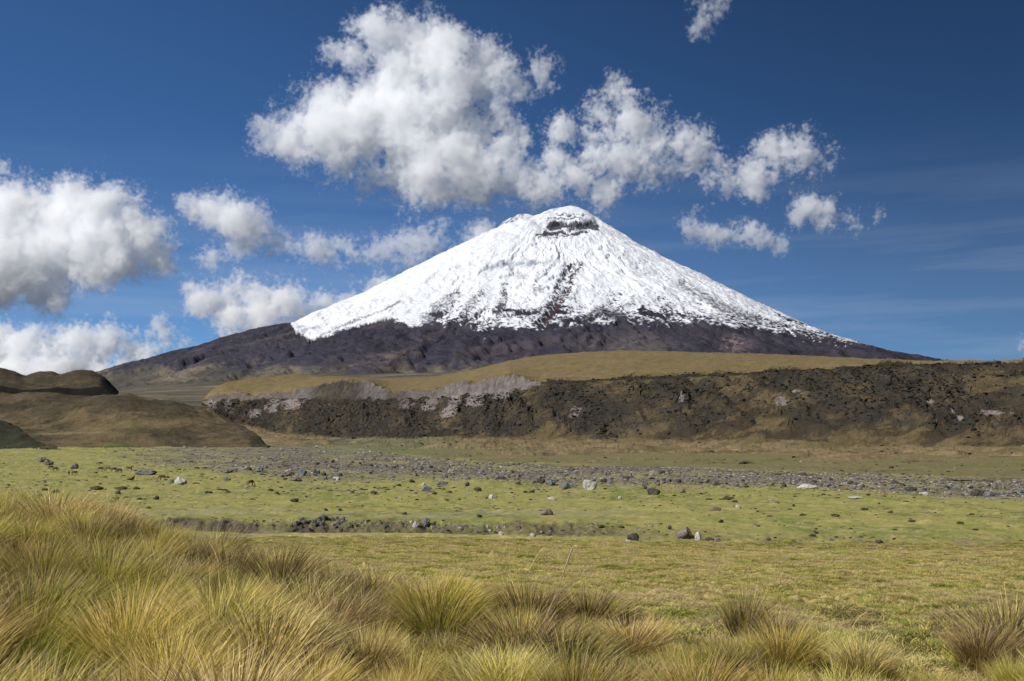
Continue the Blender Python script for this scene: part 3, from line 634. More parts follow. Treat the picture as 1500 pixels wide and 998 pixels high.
scatter('bank_rubble', 1100, bankpos, lambda r, D: D / F * r.choice([.8, 1.4, 2.4], p=[.6, .3, .1]), [C(.07, .06, .05), C(.12, .10, .085), C(.04, .035, .03), C(.2, .18, .16)], 1, 9, m_st)
print('rocks', time.time() - T0)

# ------------------------------------------------------------------ scrub on the escarpment
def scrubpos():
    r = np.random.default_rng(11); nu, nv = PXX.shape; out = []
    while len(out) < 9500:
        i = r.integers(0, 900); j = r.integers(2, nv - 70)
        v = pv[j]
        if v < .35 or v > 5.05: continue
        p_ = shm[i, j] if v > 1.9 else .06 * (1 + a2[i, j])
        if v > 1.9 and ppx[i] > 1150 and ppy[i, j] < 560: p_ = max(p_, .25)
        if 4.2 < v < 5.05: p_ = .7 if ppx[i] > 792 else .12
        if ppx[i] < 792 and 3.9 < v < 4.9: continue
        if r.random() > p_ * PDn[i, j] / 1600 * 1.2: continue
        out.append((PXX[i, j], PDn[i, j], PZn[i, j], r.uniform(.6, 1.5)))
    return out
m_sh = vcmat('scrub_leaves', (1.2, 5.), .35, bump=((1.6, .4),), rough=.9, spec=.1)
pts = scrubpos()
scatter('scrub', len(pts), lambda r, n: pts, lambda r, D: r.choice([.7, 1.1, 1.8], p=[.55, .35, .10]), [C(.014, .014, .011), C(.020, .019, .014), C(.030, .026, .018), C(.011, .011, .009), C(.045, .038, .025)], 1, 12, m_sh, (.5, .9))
scatter('hill_scrub', len(hillpts), lambda r, n: hillpts, lambda r, D: r.choice([.8, 1.2, 1.8], p=[.55, .35, .1]) * D / 1300, [C(.035, .03, .018), C(.05, .04, .024), C(.025, .024, .015), C(.09, .068, .035)], 1, 13, m_sh, (.4, .8))
print('scrub', time.time() - T0)

# ------------------------------------------------------------------ grass
def blades(seed, n, R, H, lean, cols, width=.0035, wind=(.25, .05), droop=.55, spread=1.0, npt=5, hvar=.45):
    """n curved tapering blades rising from a clump of radius R; cols: (root, mid, tip) triples"""
    r = np.random.default_rng(seed)
    a = r.uniform(0, 2 * math.pi, n); q = np.sqrt(r.uniform(0, 1, n)) * R
    bx, by = q * np.cos(a), q * np.sin(a)
    out = np.stack([np.cos(a), np.sin(a)], 1) * (q / R)[:, None] * spread + r.normal(0, .16, (n, 2)) + np.array(wind)
    Ln = H * (1 - hvar * r.random(n) ** 1.3) * (1 - .25 * (q / R) ** 2)
    s = np.linspace(0, 1, npt)
    th0 = np.clip(np.linalg.norm(out, axis=1) * lean, 0, 1.2); hd = out / (np.linalg.norm(out, axis=1)[:, None] + 1e-6)
    dr = droop * r.uniform(.4, 1.6, n)
    ang = th0[:, None] + dr[:, None] * s[None] ** 1.6                # angle from the vertical along the blade
    ds = Ln[:, None] / (npt - 1)
    hx = np.cumsum(np.sin(ang) * ds, 1) - np.sin(ang[:, :1]) * ds; hz = np.cumsum(np.cos(ang) * ds, 1) - np.cos(ang[:, :1]) * ds
    cx_ = bx[:, None] + hx * hd[:, :1]; cy_ = by[:, None] + hx * hd[:, 1:]
    f = r.uniform(0, math.pi, n); wv = np.stack([np.cos(f), np.sin(f)], 1)
    wd = width * r.uniform(.7, 1.4, n)[:, None] * np.array([1, 1, .85, .6, .12])[None, :npt] * .5
    A = np.stack([cx_ - wv[:, :1] * wd, cy_ - wv[:, 1:] * wd, hz], -1); B_ = np.stack([cx_ + wv[:, :1] * wd, cy_ + wv[:, 1:] * wd, hz], -1)
    V = np.stack([A, B_], 2).reshape(n, npt * 2, 3)
    k = np.arange(npt - 1) * 2; fq = np.stack([k, k + 1, k + 3, k + 2], 1)
    Fq = (fq[None] + (np.arange(n) * npt * 2)[:, None, None]).reshape(-1, 4)
    pick = r.integers(0, len(cols), n); cc = np.array(cols)[pick]     # n,3,3
    t_ = s[None, :, None] ** .9
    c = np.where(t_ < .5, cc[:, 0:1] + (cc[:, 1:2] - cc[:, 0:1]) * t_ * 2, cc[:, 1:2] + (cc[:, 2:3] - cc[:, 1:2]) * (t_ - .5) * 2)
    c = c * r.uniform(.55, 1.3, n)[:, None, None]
    c = np.repeat(c[:, :, None], 2, 2).reshape(-1, 3)
    return V.reshape(-1, 3), Fq, c
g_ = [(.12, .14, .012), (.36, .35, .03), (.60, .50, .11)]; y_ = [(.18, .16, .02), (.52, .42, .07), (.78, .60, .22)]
s_ = [(.16, .12, .04), (.52, .39, .13), (.80, .62, .31)]; d_ = [(.035, .025, .018), (.10, .072, .04), (.27, .20, .10)]; l_ = [(.10, .15, .01), (.24, .33, .02), (.42, .44, .07)]  # d_ puts the shaded sides of tufts into the blade colour
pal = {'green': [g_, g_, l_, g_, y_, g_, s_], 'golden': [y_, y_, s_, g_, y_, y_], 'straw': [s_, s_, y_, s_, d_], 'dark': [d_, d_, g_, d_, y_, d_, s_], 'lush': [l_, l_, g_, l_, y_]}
m_gr = grassmat('grass_blades')
tm_ = {}
for pn in pal:
    for v in range(3):
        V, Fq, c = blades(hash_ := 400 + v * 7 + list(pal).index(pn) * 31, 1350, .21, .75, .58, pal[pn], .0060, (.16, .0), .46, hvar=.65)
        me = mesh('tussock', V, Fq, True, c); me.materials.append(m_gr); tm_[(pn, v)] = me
TUS = [  # distinctive tussocks: px, base py, height m, spread, palette, label
 (862,925,.62,1.25,'dark','rounded dark green tussock at the right end of the central row'),
 (775,925,.72,1.1,'dark','dark tussock whose tips bend left, in the middle just left of the rounded one'),
 (640,915,.66,1.3,'green','dark green tussock between two dry seed stalks left of the middle'),
 (770,975,.58,1.5,'dark','wide bushy tussock at the lower middle edge'),
 (1092,935,.72,.72,'dark','pointed upright tussock standing up alone right of the middle'),
 (1140,948,.5,1.0,'dark','lower dark shoulder tussock touching the pointed upright one'),
 (1210,985,.5,1.1,'lush','bright green tussock at the lower edge beneath the pointed one'),
 (1480,958,.70,1.2,'dark','tall dark tussock cut by the right edge'),
 (1440,975,.5,1.1,'straw','straw coloured tussock left of the tall one at the right edge'),
 (1080,1000,.40,.9,'dark','small dark tussock at the bottom edge below the pointed one'),
 (960,945,.4,.9,'golden','small golden tussock standing right of the central row'),
]
def put_tus(x, y, h, sp, pn, label, group):
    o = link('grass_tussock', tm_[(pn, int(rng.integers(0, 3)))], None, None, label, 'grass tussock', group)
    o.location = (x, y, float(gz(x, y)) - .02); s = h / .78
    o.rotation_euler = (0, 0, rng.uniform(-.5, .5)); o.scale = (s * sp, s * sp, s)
tpos = []
for px, py, h, sp, pn, lb in TUS:
    for D in np.arange(5, 16, .02):
        x = (px - 750) / F * D
        if HY - float(gz(x, D)) / D * F <= py: break
    put_tus(x, D, h, sp, pn, lb, 'tall grass tussocks of the foreground'); tpos.append((x, D))
edge_px = [-200, 0, 100, 250, 400, 520, 640, 760, 860, 930, 990, 1060, 1110, 1170, 1230, 1290, 1400, 1440, 1500, 1700]
edge_D = [17.5, 17, 16.5, 15.5, 14.0, 13.4, 12.6, 12.0, 11.0, 9.2, 8.4, 8.8, 9.2, 8.6, 7.6, 6.6, 6.6, 8.2, 9.4, 10]
tries = 0; zone = lambda px: 'left' if px < 420 else ('middle' if px < 950 else 'right')
while len(tpos) < 296 and tries < 60000:
    tries += 1
    D = math.sqrt(rng.uniform(4.6 ** 2, 17.5 ** 2)); px = rng.uniform(-90, 1590)
    if D > np.interp(px, edge_px, edge_D) : continue
    x = (px - 750) / F * D
    if min((x - a) ** 2 + (D - b) ** 2 for a, b in tpos) < ((.40 if px < 500 else .5) + .014 * D) ** 2: continue
    q = noise(x, D, 5, 1.3, 96); pn = 'golden' if q > .15 else ('green' if q > -.45 else ('straw' if q > -1.1 else 'dark'))
    if rng.random() < .26: pn = rng.choice(['straw', 'dark', 'lush', 'green', 'golden'])
    h = rng.uniform(.45, .8) * np.interp(px, [-90, 0, 250, 400, 600, 900, 1500], [1.06, 1.04, 1.0, .92, .8, .66, .6])
    z_ = zone(px); lb = {'golden': 'golden yellow', 'green': 'yellow green', 'straw': 'pale straw coloured', 'dark': 'dark brownish', 'lush': 'fresh green'}[pn]
    put_tus(x, D, h, rng.uniform(.9, 1.35), pn, f"{lb} grass tussock among the crowded ones in the {z_} part of the mound", f'grass tussocks crowding the {z_} part of the mound')
    tpos.append((x, D))
print('tussocks', len(tpos), time.time() - T0)
ORD = 'first second third fourth fifth sixth seventh eighth ninth tenth eleventh twelfth thirteenth fourteenth fifteenth sixteenth seventeenth eighteenth nineteenth'.split()
def ordn(k):
    if k <= 19: return ORD[k - 1]
    t_, u_ = divmod(k, 10); tens = {2: 'twent', 3: 'thirt', 4: 'fort', 5: 'fift', 6: 'sixt', 7: 'sevent', 8: 'eight', 9: 'ninet', 10: 'hundred-and-tent', 11: 'hundred-and-elev'}[t_]
    return tens + 'ieth' if u_ == 0 else tens + 'y ' + ORD[u_ - 1]
tl_ = [o for o in S.objects if o.name.startswith('grass_tussock') and 'among the crowded' in o['label']]
bands = [0, 6.2, 7.6, 9.2, 11, 13, 15.2, 99]
for b in range(7):
    row_ = sorted([o for o in tl_ if bands[b] <= o.location.y < bands[b + 1]], key=lambda o: o.location.x / o.location.y)
    for k_, o in enumerate(row_): o['label'] = o['label'].split(' among')[0] + f', {ordn(k_ + 1)} from left in the {ORD[b]} row from bottom'
for gname, where in (('larger stones of the river band', 'among the larger stones of the river band'), ('stones of the pile on the stream bank', 'in the rock pile on the stream bank'),
                     ('stones along the stream bank', 'along the eroded stream bank'), ('minor stones and hummocks of the plain', 'among the minor stones of the plain')):
    st_ = sorted([o for o in S.objects if o.get('group') == gname], key=lambda o: o.location.x / o.location.y)
    for k_, o in enumerate(st_):
        tone = {'pale_rock': 'pale stone', 'grey_rock': 'grey stone', 'blue_grey_rock': 'blue grey stone', 'dark_rock': 'dark stone', 'brown_rock': 'brown stone', 'turf_clod': 'dark grassy hummock'}[o.data.materials[0].name]
        o['label'] = f'{tone}, {ordn(k_ + 1)} from the left {where}'
# grass nobody could count: instanced clumps
def gn_scatter(name, pts, rots, scls, idx, meshes_):
    me = bpy.data.meshes.new(name + '_points'); me.vertices.add(len(pts)); me.vertices.foreach_set('co', np.ascontiguousarray(pts, np.float32).ravel())
    for nm, arr, ty in (('rz', rots, 'FLOAT'), ('sc', scls, 'FLOAT'), ('id_', idx, 'INT')):
        a = me.attributes.new(nm, ty, 'POINT'); a.data.foreach_set('value', np.ascontiguousarray(arr, np.float32 if ty == 'FLOAT' else np.int32))
    cl = bpy.data.collections.new(name + '_source')
    for i, m_ in enumerate(meshes_):
        cl.objects.link(bpy.data.objects.new('grass_clump_%02d' % i, m_))
    g = bpy.data.node_groups.new(name, 'GeometryNodeTree'); g.interface.new_socket('Geometry', in_out='INPUT', socket_type='NodeSocketGeometry'); g.interface.new_socket('Geometry', in_out='OUTPUT', socket_type='NodeSocketGeometry')
    N = g.nodes; L = g.links; gi = N.new('NodeGroupInput'); go = N.new('NodeGroupOutput')
    ci = N.new('GeometryNodeCollectionInfo'); ci.inputs['Collection'].default_value = cl; ci.inputs['Separate Children'].default_value = True; ci.inputs['Reset Children'].default_value = True
    ip = N.new('GeometryNodeInstanceOnPoints'); ip.inputs['Pick Instance'].default_value = True
    def at(nm, ty):
        n = N.new('GeometryNodeInputNamedAttribute'); n.data_type = ty; n.inputs[0].default_value = nm; return n.outputs[0]
    cb = N.new('ShaderNodeCombineXYZ'); L.new(at('rz', 'FLOAT'), cb.inputs[2])
    L.new(gi.outputs[0], ip.inputs['Points']); L.new(ci.outputs[0], ip.inputs['Instance']); L.new(at('id_', 'INT'), ip.inputs['Instance Index'])
    L.new(cb.outputs[0], ip.inputs['Rotation']); L.new(at('sc', 'FLOAT'), ip.inputs['Scale']); L.new(ip.outputs[0], go.inputs[0])
    o = link(name, me, None, 'stuff'); md = o.modifiers.new('scatter', 'NODES'); md.node_group = g
    return o
def fill(n, Dlo, Dhi, keep, r, power=2.0):
    px = r.uniform(-420, 1920, n); u = r.random(n); D = (Dlo ** power + u * (Dhi ** power - Dlo ** power)) ** (1 / power)
    x = (px - 750) / F * D; k = keep(px, D, x); return x[k], D[k]
r = np.random.default_rng(21)
low = []
for i, (pn, H_, R_, nb_, w_) in enumerate([('golden', .34, .16, 260, .0036), ('green', .30, .16, 260, .0036), ('lush', .26, .14, 220, .0036), ('straw', .36, .16, 240, .0036), ('dark', .24, .14, 180, .0036)]):
    V, Fq, c = blades(600 + i, nb_, R_, H_, .8, pal[pn], w_, (.2, 0), .7); m_ = mesh('undergrass', V, Fq, True, c); m_.materials.append(m_gr); low.append(m_)
x, D = fill(6200, 3.2, 19, lambda px, D, x: D < np.interp(px, edge_px, edge_D) + .7, r)
q = noise(x, D, 4, 1.3, 95) + r.normal(0, .5, len(x)); idx = np.digitize(q, [-1.2, -.5, .3, 1.0]); idx = np.array([4, 3, 0, 1, 2])[idx]
gn_scatter('undergrowth_grass', np.stack([x, D, gz(x, D) - .02], 1), r.uniform(-.6, .6, len(x)), r.uniform(.6, 1.2, len(x)) * np.interp(x / D, [-.5, 0, .14, .22, .32, .40, .5], [1.1, .95, .75, 1.0, .9, .65, .8]), idx, low)
x, D = fill(2600, 3.6, 17.5, lambda px, D, x: (D < np.interp(px, edge_px, edge_D)) & ((px < -95) | (px > 1595)), r)   # beyond the frame the mound goes on the same
tq = [(pn, v) for pn in pal for v in range(3)]
gn_scatter('outlying_tussock_grass', np.stack([x, D, gz(x, D) - .02], 1), r.uniform(-.5, .5, len(x)), r.uniform(.6, 1.0, len(x)), r.integers(0, 15, len(x)), [tm_[k_] for k_ in tq])
# meadow turf: short tufts, tan and green
mt_ = []
turf_p = {'a': [[(.30, .26, .07), (.52, .43, .13), (.66, .52, .21)], [(.26, .26, .06), (.45, .41, .10), (.58, .47, .16)]], 'b': [[(.18, .22, .035), (.32, .34, .07), (.46, .44, .11)]], 'c': [[(.32, .25, .10), (.58, .45, .20), (.74, .58, .30)]]}
for i, (pn, H_, R_, nb_, w_, dr) in enumerate([('a', .085, .16, 130, .006, .9), ('a', .11, .14, 120, .006, 1.0), ('b', .07, .16, 130, .007, .9), ('c', .12, .15, 120, .006, 1.1), ('b', .10, .2, 150, .007, 1.0)]):
    V, Fq, c = blades(700 + i, nb_, R_, H_, 1.0, turf_p[pn], w_, (.25, 0), dr, npt=3); m_ = mesh('turf_tuft', V, Fq, True, c); m_.materials.append(m_gr); mt_.append(m_)
x, D = fill(125000, 7.0, 112, lambda px, D, x: (D > np.interp(px, edge_px, edge_D) - 1.0) & ((px > 120) | (D < 20)), r, 1.05)
q = noise(x, D, 7, 1.3, 94) + r.normal(0, .35, len(x)); idx = np.digitize(q, [-1.4, -.75, .1, .8]); idx = np.array([4, 2, 0, 1, 3])[idx]
gn_scatter('meadow_grass', np.stack([x, D, gz(x, D) - .01], 1), r.uniform(-.8, .8, len(x)), r.uniform(.7, 1.3, len(x)) * np.interp(D, [7, 20, 46, 112], [1, 1.1, 1.7, 2.6]), idx, mt_)
# tall dry seed stalks
def stalk(pts, D, w0, label):
    pts = np.array(pts, float); X = (pts[:, 0] - 750) / F * D; Z = (HY - pts[:, 1]) / F * D
    t_ = np.linspace(0, 1, len(X)); s = np.linspace(0, 1, 14); xs = np.interp(s, t_, X); zs = np.interp(s, t_, Z)
    xs = smooth(xs[:, None], 2, 0)[:, 0]; zs = smooth(zs[:, None], 2, 0)[:, 0]
    VV, FF = [], []
    w0 *= 1.25; rad = np.interp(s, [0, .6, .8, .95, 1], [w0, w0 * .8, w0 * 2.2, w0 * 1.5, w0 * .3])
    for i in range(14):
        for k_ in range(5):
            a = k_ * 2 * math.pi / 5; j_ = 1 + (.35 * math.sin(i * 9.1 + k_ * 3) if s[i] > .65 else 0)
            VV.append((xs[i] + rad[i] * j_ * math.cos(a), D + rad[i] * j_ * math.sin(a) + .04 * math.sin(s[i] * 3), zs[i]))
            if i < 13: b = i * 5; FF.append((b + k_, b + (k_ + 1) % 5, b + 5 + (k_ + 1) % 5, b + 5 + k_))
    cc = np.tile(C(.75, .62, .38), (len(VV), 1))
    link('grass_stalk', mesh('grass_stalk', np.array(VV), np.array(FF), True, cc), m_gr, None, label, 'grass stalk', 'tall dry seed stalks above the tussocks')
for a in [([(762,990),(790,930),(815,870),(832,822),(840,799)],8.5,.0035,'longest dry seed stalk, slanting right in the middle over the meadow'),
          ([(612,925),(614,890),(612,852)],10,.0035,'short upright dry stalk left of the dark green tussock'),
          ([(748,860),(747,830),(746,798)],12,.003,'thin vertical stalk rising behind the middle tussocks'),
          ([(775,835),(788,812),(799,801)],12.5,.003,'faint stalk leaning right, just left of the longest one'),
          ([(675,945),(668,905),(670,860),(672,845)],10,.003,'twisted dry stalk on the right side of the dark green tussock'),
          ([(594,905),(592,880),(597,864)],10,.003,'broken dry stalk at the left flank of the dark green tussock'),
          ([(775,890),(779,868),(781,856)],11,.003,'short pale stalk in front of the tussock bending left'),
          ([(720,820),(732,806),(738,798)],13,.0028,'faint leaning stalk above the middle tussocks'),
          ([(800,996),(805,980),(812,960)],7.5,.003,'dry stalk at the bottom edge of the middle'),
          ([(1190,985),(1200,960),(1210,938)],8.3,.003,'dry stalk leaning right over the bright green tussock'),
          ([(1248,920),(1260,905),(1272,896)],11.5,.004,'dry bent stalk lying over the short turf on the right'),
          ([(1450,955),(1452,935),(1454,915)],8.6,.0035,'pale upright stalk left of the tall tussock at the right edge'),
          ([(254,985),(270,950),(300,915)],7,.004,'thick dry stalk leaning right in the lower left grass'),
          ([(152,810),(154,780),(152,752)],13,.004,'pale upright stalk on the left crest of the grass')]:
    stalk(*a)
print('grass', time.time() - T0)

# ------------------------------------------------------------------ horses grazing on the plain
def horse_mesh(graze):
    # x forward, z up; metres
    J = {'hip': (-.55, 0, 1.12, .25), 'belly': (0, 0, 1.05, .30), 'chest': (.45, 0, 1.10, .27), 'wither': (.52, 0, 1.25, .2), 'rump': (-.72, 0, 1.1, .2)}
    names = list(J); vs = [J[k] for k in names]; es = [(1, 0), (1, 2), (2, 3), (0, 4)]
    def chain(start, pts):
        p = start
        for q in pts: vs.append(q); es.append((p, len(vs) - 1)); p = len(vs) - 1
        return p
    if graze: nk = [(.78, 0, 1.08, .14), (1.0, 0, .72, .10), (1.12, 0, .42, .10), (1.24, 0, .24, .075), (1.32, 0, .12, .055)]
    else: nk = [(.78, 0, 1.40, .14), (.98, 0, 1.62, .11), (1.08, 0, 1.68, .11), (1.26, 0, 1.55, .08), (1.38, 0, 1.45, .06)]
    h = chain(3, nk[:3]); chain(h, nk[3:])
    for s in (-1, 1):
        vs.append((nk[2][0] - .06, s * .06, nk[2][2] + .16, .02)); es.append((h, len(vs) - 1))     # ears
        f = .06 * s
        chain(2, [(.50, s * .15, .78, .10), (.52 + f, s * .15, .45, .055), (.50 + f, s * .15, .12, .04), (.56 + f, s * .15, .03, .05)])
        chain(0, [(-.62, s * .15, .86, .15), (-.52 - f, s * .15, .60, .08), (-.70 - f, s * .15, .46, .055), (-.66 - f, s * .15, .13, .04), (-.60 - f, s * .15, .03, .05)])
    me = bpy.data.meshes.new('horse'); me.from_pydata([v[:3] for v in vs], es, []); me.update()
    o = bpy.data.objects.new('tmp', me); S.collection.objects.link(o)
    m = o.modifiers.new('s', 'SKIN'); 
    for i, v in enumerate(vs): me.skin_vertices[0].data[i].radius = (v[3], v[3])
    me.skin_vertices[0].data[1].use_root = True
    o.modifiers.new('d', 'SUBSURF').levels = 1
    bpy.context.view_layer.update(); dg = bpy.context.evaluated_depsgraph_get()
    out = bpy.data.meshes.new_from_object(o.evaluated_get(dg)); bpy.data.objects.remove(o); return out
def flat_mat(name, c, rough=.8):
    m, t, N, L, B = nodes(name); n = N.new('ShaderNodeTexNoise'); n.inputs['Scale'].default_value = 9
    q = N.new('ShaderNodeMix'); q.data_type = 'RGBA'; L.new(n.outputs[0], q.inputs[0]); q.inputs[6].default_value = (*[v * .7 for v in c], 1); q.inputs[7].default_value = (*[v * 1.3 for v in c], 1)
    L.new(q.outputs[2], B.inputs['Base Color']); B.inputs['Roughness'].default_value = rough; return m
hm = {'brown': flat_mat('brown_coat', (.085, .04, .02)), 'dark': flat_mat('dark_coat', (.025, .018, .014)), 'bay': flat_mat('bay_coat', (.13, .06, .028))}
hair = flat_mat('mane_hair', (.012, .01, .009))
base_h = [horse_mesh(True), horse_mesh(False)]
hcache = {}
def tube(pts, rads, n=6):
    VV, FF = [], []
    for i, (p, r_) in enumerate(zip(pts, rads)):
        for k_ in range(n):
            a = 2 * math.pi * k_ / n; VV.append((p[0] + r_ * .8 * math.cos(a), p[1] + r_ * .5 * math.sin(a), p[2] + r_ * .3 * math.cos(a)))
            if i: b = (i - 1) * n; FF.append((b + k_, b + (k_ + 1) % n, b + n + (k_ + 1) % n, b + n + k_))
    return np.array(VV), np.array(FF)
def horse(px, py, ang, graze, coat, label, s=1.):
    x, D = gpoint(px, py)
    if (graze, coat) not in hcache:
        m_ = base_h[0 if graze else 1].copy(); m_.materials.clear(); m_.materials.append(hm[coat]); m_.name = 'horse_body'
        for p in m_.polygons: p.use_smooth = True
        tl = mesh('tail', *tube([(-.86, 0, 1.18), (-.98, 0, 1.0), (-1.0, 0, .7), (-.97, 0, .45)], [.05, .07, .06, .02]))
        mn = mesh('mane', *tube([(.5, 0, 1.42), (.74, 0, 1.24), (.95, 0, .95), (1.08, 0, .6)] if graze else [(.55, 0, 1.45), (.74, 0, 1.58), (.88, 0, 1.74), (1.02, 0, 1.82)], [.06, .09, .07, .04]))
        tl.materials.append(hair); mn.materials.append(hair); hcache[(graze, coat)] = (m_, tl, mn)
    b, tl, mn = hcache[(graze, coat)]
    o = link('horse', b, None, None, label, 'horse', 'horses grazing on the plain'); o.location = (x, D, float(gz(x, D)) - .02); o.rotation_euler = (0, 0, ang); o.scale = (s, s, s)
    link('tail', tl, parent=o); link('mane', mn, parent=o)
H = math.pi
for a in [(367,712.5,.9,True,'bay','bay horse grazing alone on the open green right of the light grey domed boulder'),
          (238,704,H+.3,True,'brown','brown horse grazing just left of the light grey domed boulder'),
          (195,705,H/2,False,'dark','dark horse seen end on below the wide grey boulder',.8),
          (147,691,.2,True,'brown','leftmost brown horse of the grazing group of four'),
          (158,690.5,H,True,'bay','second horse from the left in the grazing group of four'),
          (167,691.5,.3,True,'brown','third horse from the left in the grazing group of four'),
          (175,693,H-.3,True,'dark','rightmost horse of the grazing group of four'),
          (190,690,.1,False,'brown','brown horse standing at the left end of the wide grey boulder'),
          (101,697,H/2+.4,False,'dark','dark horse standing at far left under the grey boulder',.85),
          (109,696,.5,True,'brown','brown horse grazing right beside the dark one at far left',.85),
          (75,688.5,H-.2,True,'dark','dark horse grazing under the left stone cluster'),
          (81,690.5,.2,True,'brown','brown horse grazing at the lower right of the left stone cluster')]:
    horse(*a)
print('horses', time.time() - T0)

# ------------------------------------------------------------------ clouds: real volumes of droplets
def fnoise(shape, beta, seed, cut):
    r = np.random.default_rng(seed); f = np.fft.rfftn(r.standard_normal(shape).astype(np.float32))
    k = np.sqrt(np.fft.fftfreq(shape[0])[:, None, None] ** 2 + np.fft.fftfreq(shape[1])[None, :, None] ** 2 + np.fft.rfftfreq(shape[2])[None, None, :] ** 2)
    k[0, 0, 0] = 1; a = k ** (-beta); a *= 1 / (1 + (cut / k) ** 4); a[0, 0, 0] = 0
    o = np.fft.irfftn(f * a, s=shape).astype(np.float32); return o / o.std()
def cloud(label, blobs, D, seed, depth=.46, amp=.55, dens=.006, soft=.38, pxv=1.5, tilt=0., beta=2.05, flat=0.):
    """blobs: px, py, radius in px of the cloud's lobes, traced; the field is eroded by 3-D fractal noise"""
    vox = pxv * D / F; u = D / F
    B = np.array(blobs, float); c = np.stack([(B[:, 0] - 750) * u, (HY - B[:, 1]) * u], 1); rad = B[:, 2] * u * 1.27
    rg = np.random.default_rng(seed); cy = rg.uniform(-.35, .35, len(rad)) * rad
    pad = vox * 4
    x0 = (c[:, 0] - rad * 1.3).min() - pad; x1 = (c[:, 0] + rad * 1.3).max() + pad; z0 = (c[:, 1] - rad * 1.3).min() - pad; z1 = (c[:, 1] + rad * 1.3).max() + pad
    ym = (rad * depth * 1.3 + np.abs(cy)).max() + pad
    n = [int(math.ceil((b - a) / vox)) + 1 for a, b in ((x0, x1), (-ym, ym), (z0, z1))]; n = [v + (v & 1) for v in n]
    X = (x0 + np.arange(n[0]) * vox).astype(np.float32)[:, None, None]; Y = (-ym + np.arange(n[1]) * vox).astype(np.float32)[None, :, None]; Z = (z0 + np.arange(n[2]) * vox).astype(np.float32)[None, None, :]
    Fd = np.full(n, -9., np.float32); uu = 30 * u
    for i in range(len(rad)):
        d = np.sqrt((X - c[i, 0]) ** 2 + ((Y - cy[i]) / depth) ** 2 + (Z - c[i, 1]) ** 2)
        Fd = np.maximum(Fd, (rad[i] - d) / np.sqrt(rad[i] * uu))
    Nn = fnoise(n, beta, seed, vox / (45 * u) * .5)
    Nd = fnoise(n, 1.95, seed + 1, vox / (16 * u))
    v = Fd + amp * (.50 * Nn - .12 * np.abs(Nn)) + amp * .42 * Nd * (1 - .8 * np.clip(Fd, 0, 1))
    den = np.clip(v / soft, 0, 1) ** 1.3 * dens * np.clip(.55 + .9 * np.clip(v, 0, 1), 0, 1.3)
    for ax in range(3):
        sl_ = [slice(None)] * 3; sl_[ax] = 0; den[tuple(sl_)] = 0; sl_[ax] = -1; den[tuple(sl_)] = 0
    src = bpy.data.meshes.new('cloud_grid'); src.vertices.add(den.size)
    src.attributes.new('d', 'FLOAT', 'POINT').data.foreach_set('value', den.astype(np.float32).ravel())
    so = bpy.data.objects.new('cloud_grid', src)
    g = bpy.data.node_groups.new('cloud', 'GeometryNodeTree'); g.interface.new_socket('Geometry', in_out='OUTPUT', socket_type='NodeSocketGeometry')
    N_ = g.nodes; L_ = g.links; out = N_.new('NodeGroupOutput'); vc_ = N_.new('GeometryNodeVolumeCube')
    vc_.inputs['Min'].default_value = (x0, -ym, z0); vc_.inputs['Max'].default_value = (x0 + (n[0] - 1) * vox, -ym + (n[1] - 1) * vox, z0 + (n[2] - 1) * vox)
    for k_, s in zip(range(3), ('Resolution X', 'Resolution Y', 'Resolution Z')): vc_.inputs[s].default_value = n[k_]
    oi = N_.new('GeometryNodeObjectInfo'); oi.inputs['Object'].default_value = so; pos = N_.new('GeometryNodeInputPosition')
    def vm(op, a, b=None):
        m = N_.new('ShaderNodeVectorMath'); m.operation = op; L_.new(a, m.inputs[0])
        if b is not None: m.inputs[1].default_value = b
        return m.outputs[0]
    q = vm('FLOOR', vm('ADD', vm('MULTIPLY', vm('SUBTRACT', pos.outputs[0], (x0, -ym, z0)), (1 / vox,) * 3), (.5, .5, .5)))
    sp = N_.new('ShaderNodeSeparateXYZ'); L_.new(q, sp.inputs[0])
    def im(op, a, b):
        m = N_.new('FunctionNodeIntegerMath'); m.operation = op
        for k_, v_ in enumerate((a, b)):
            if isinstance(v_, int): m.inputs[k_].default_value = v_
            else: L_.new(v_, m.inputs[k_])
        return m.outputs[0]
    idx = im('ADD', im('MULTIPLY', im('ADD', im('MULTIPLY', sp.outputs[0], n[1]), sp.outputs[1]), n[2]), sp.outputs[2])
    si = N_.new('GeometryNodeSampleIndex'); si.data_type = 'FLOAT'; si.domain = 'POINT'
    na = N_.new('GeometryNodeInputNamedAttribute'); na.data_type = 'FLOAT'; na.inputs[0].default_value = 'd'
    L_.new(oi.outputs['Geometry'], si.inputs['Geometry']); L_.new(na.outputs[0], si.inputs['Value']); L_.new(idx, si.inputs['Index'])
    L_.new(si.outputs[0], vc_.inputs['Density'])
    sm = N_.new('GeometryNodeSetMaterial'); sm.inputs['Material'].default_value = m_cloud
    L_.new(vc_.outputs[0], sm.inputs[0]); L_.new(sm.outputs[0], out.inputs[0])
    o = link('cloud', bpy.data.meshes.new('cloud'), m_cloud, 'stuff', label); o.location = (0, D, 0)
    o.modifiers.new('cloud_volume', 'NODES').node_group = g
    print('cloud', n, den.size // 1000, 'k', time.time() - T0)
m_cloud = bpy.data.materials.new('cloud_droplets'); m_cloud.use_nodes = True; t = m_cloud.node_tree; t.nodes.remove(t.nodes['Principled BSDF'])
pvn = t.nodes.new('ShaderNodeVolumePrincipled'); pvn.inputs['Color'].default_value = (1, 1, 1, 1); pvn.inputs['Density'].default_value = 1; pvn.inputs['Anisotropy'].default_value = .0
t.links.new(pvn.outputs[0], t.nodes['Material Output'].inputs['Volume'])
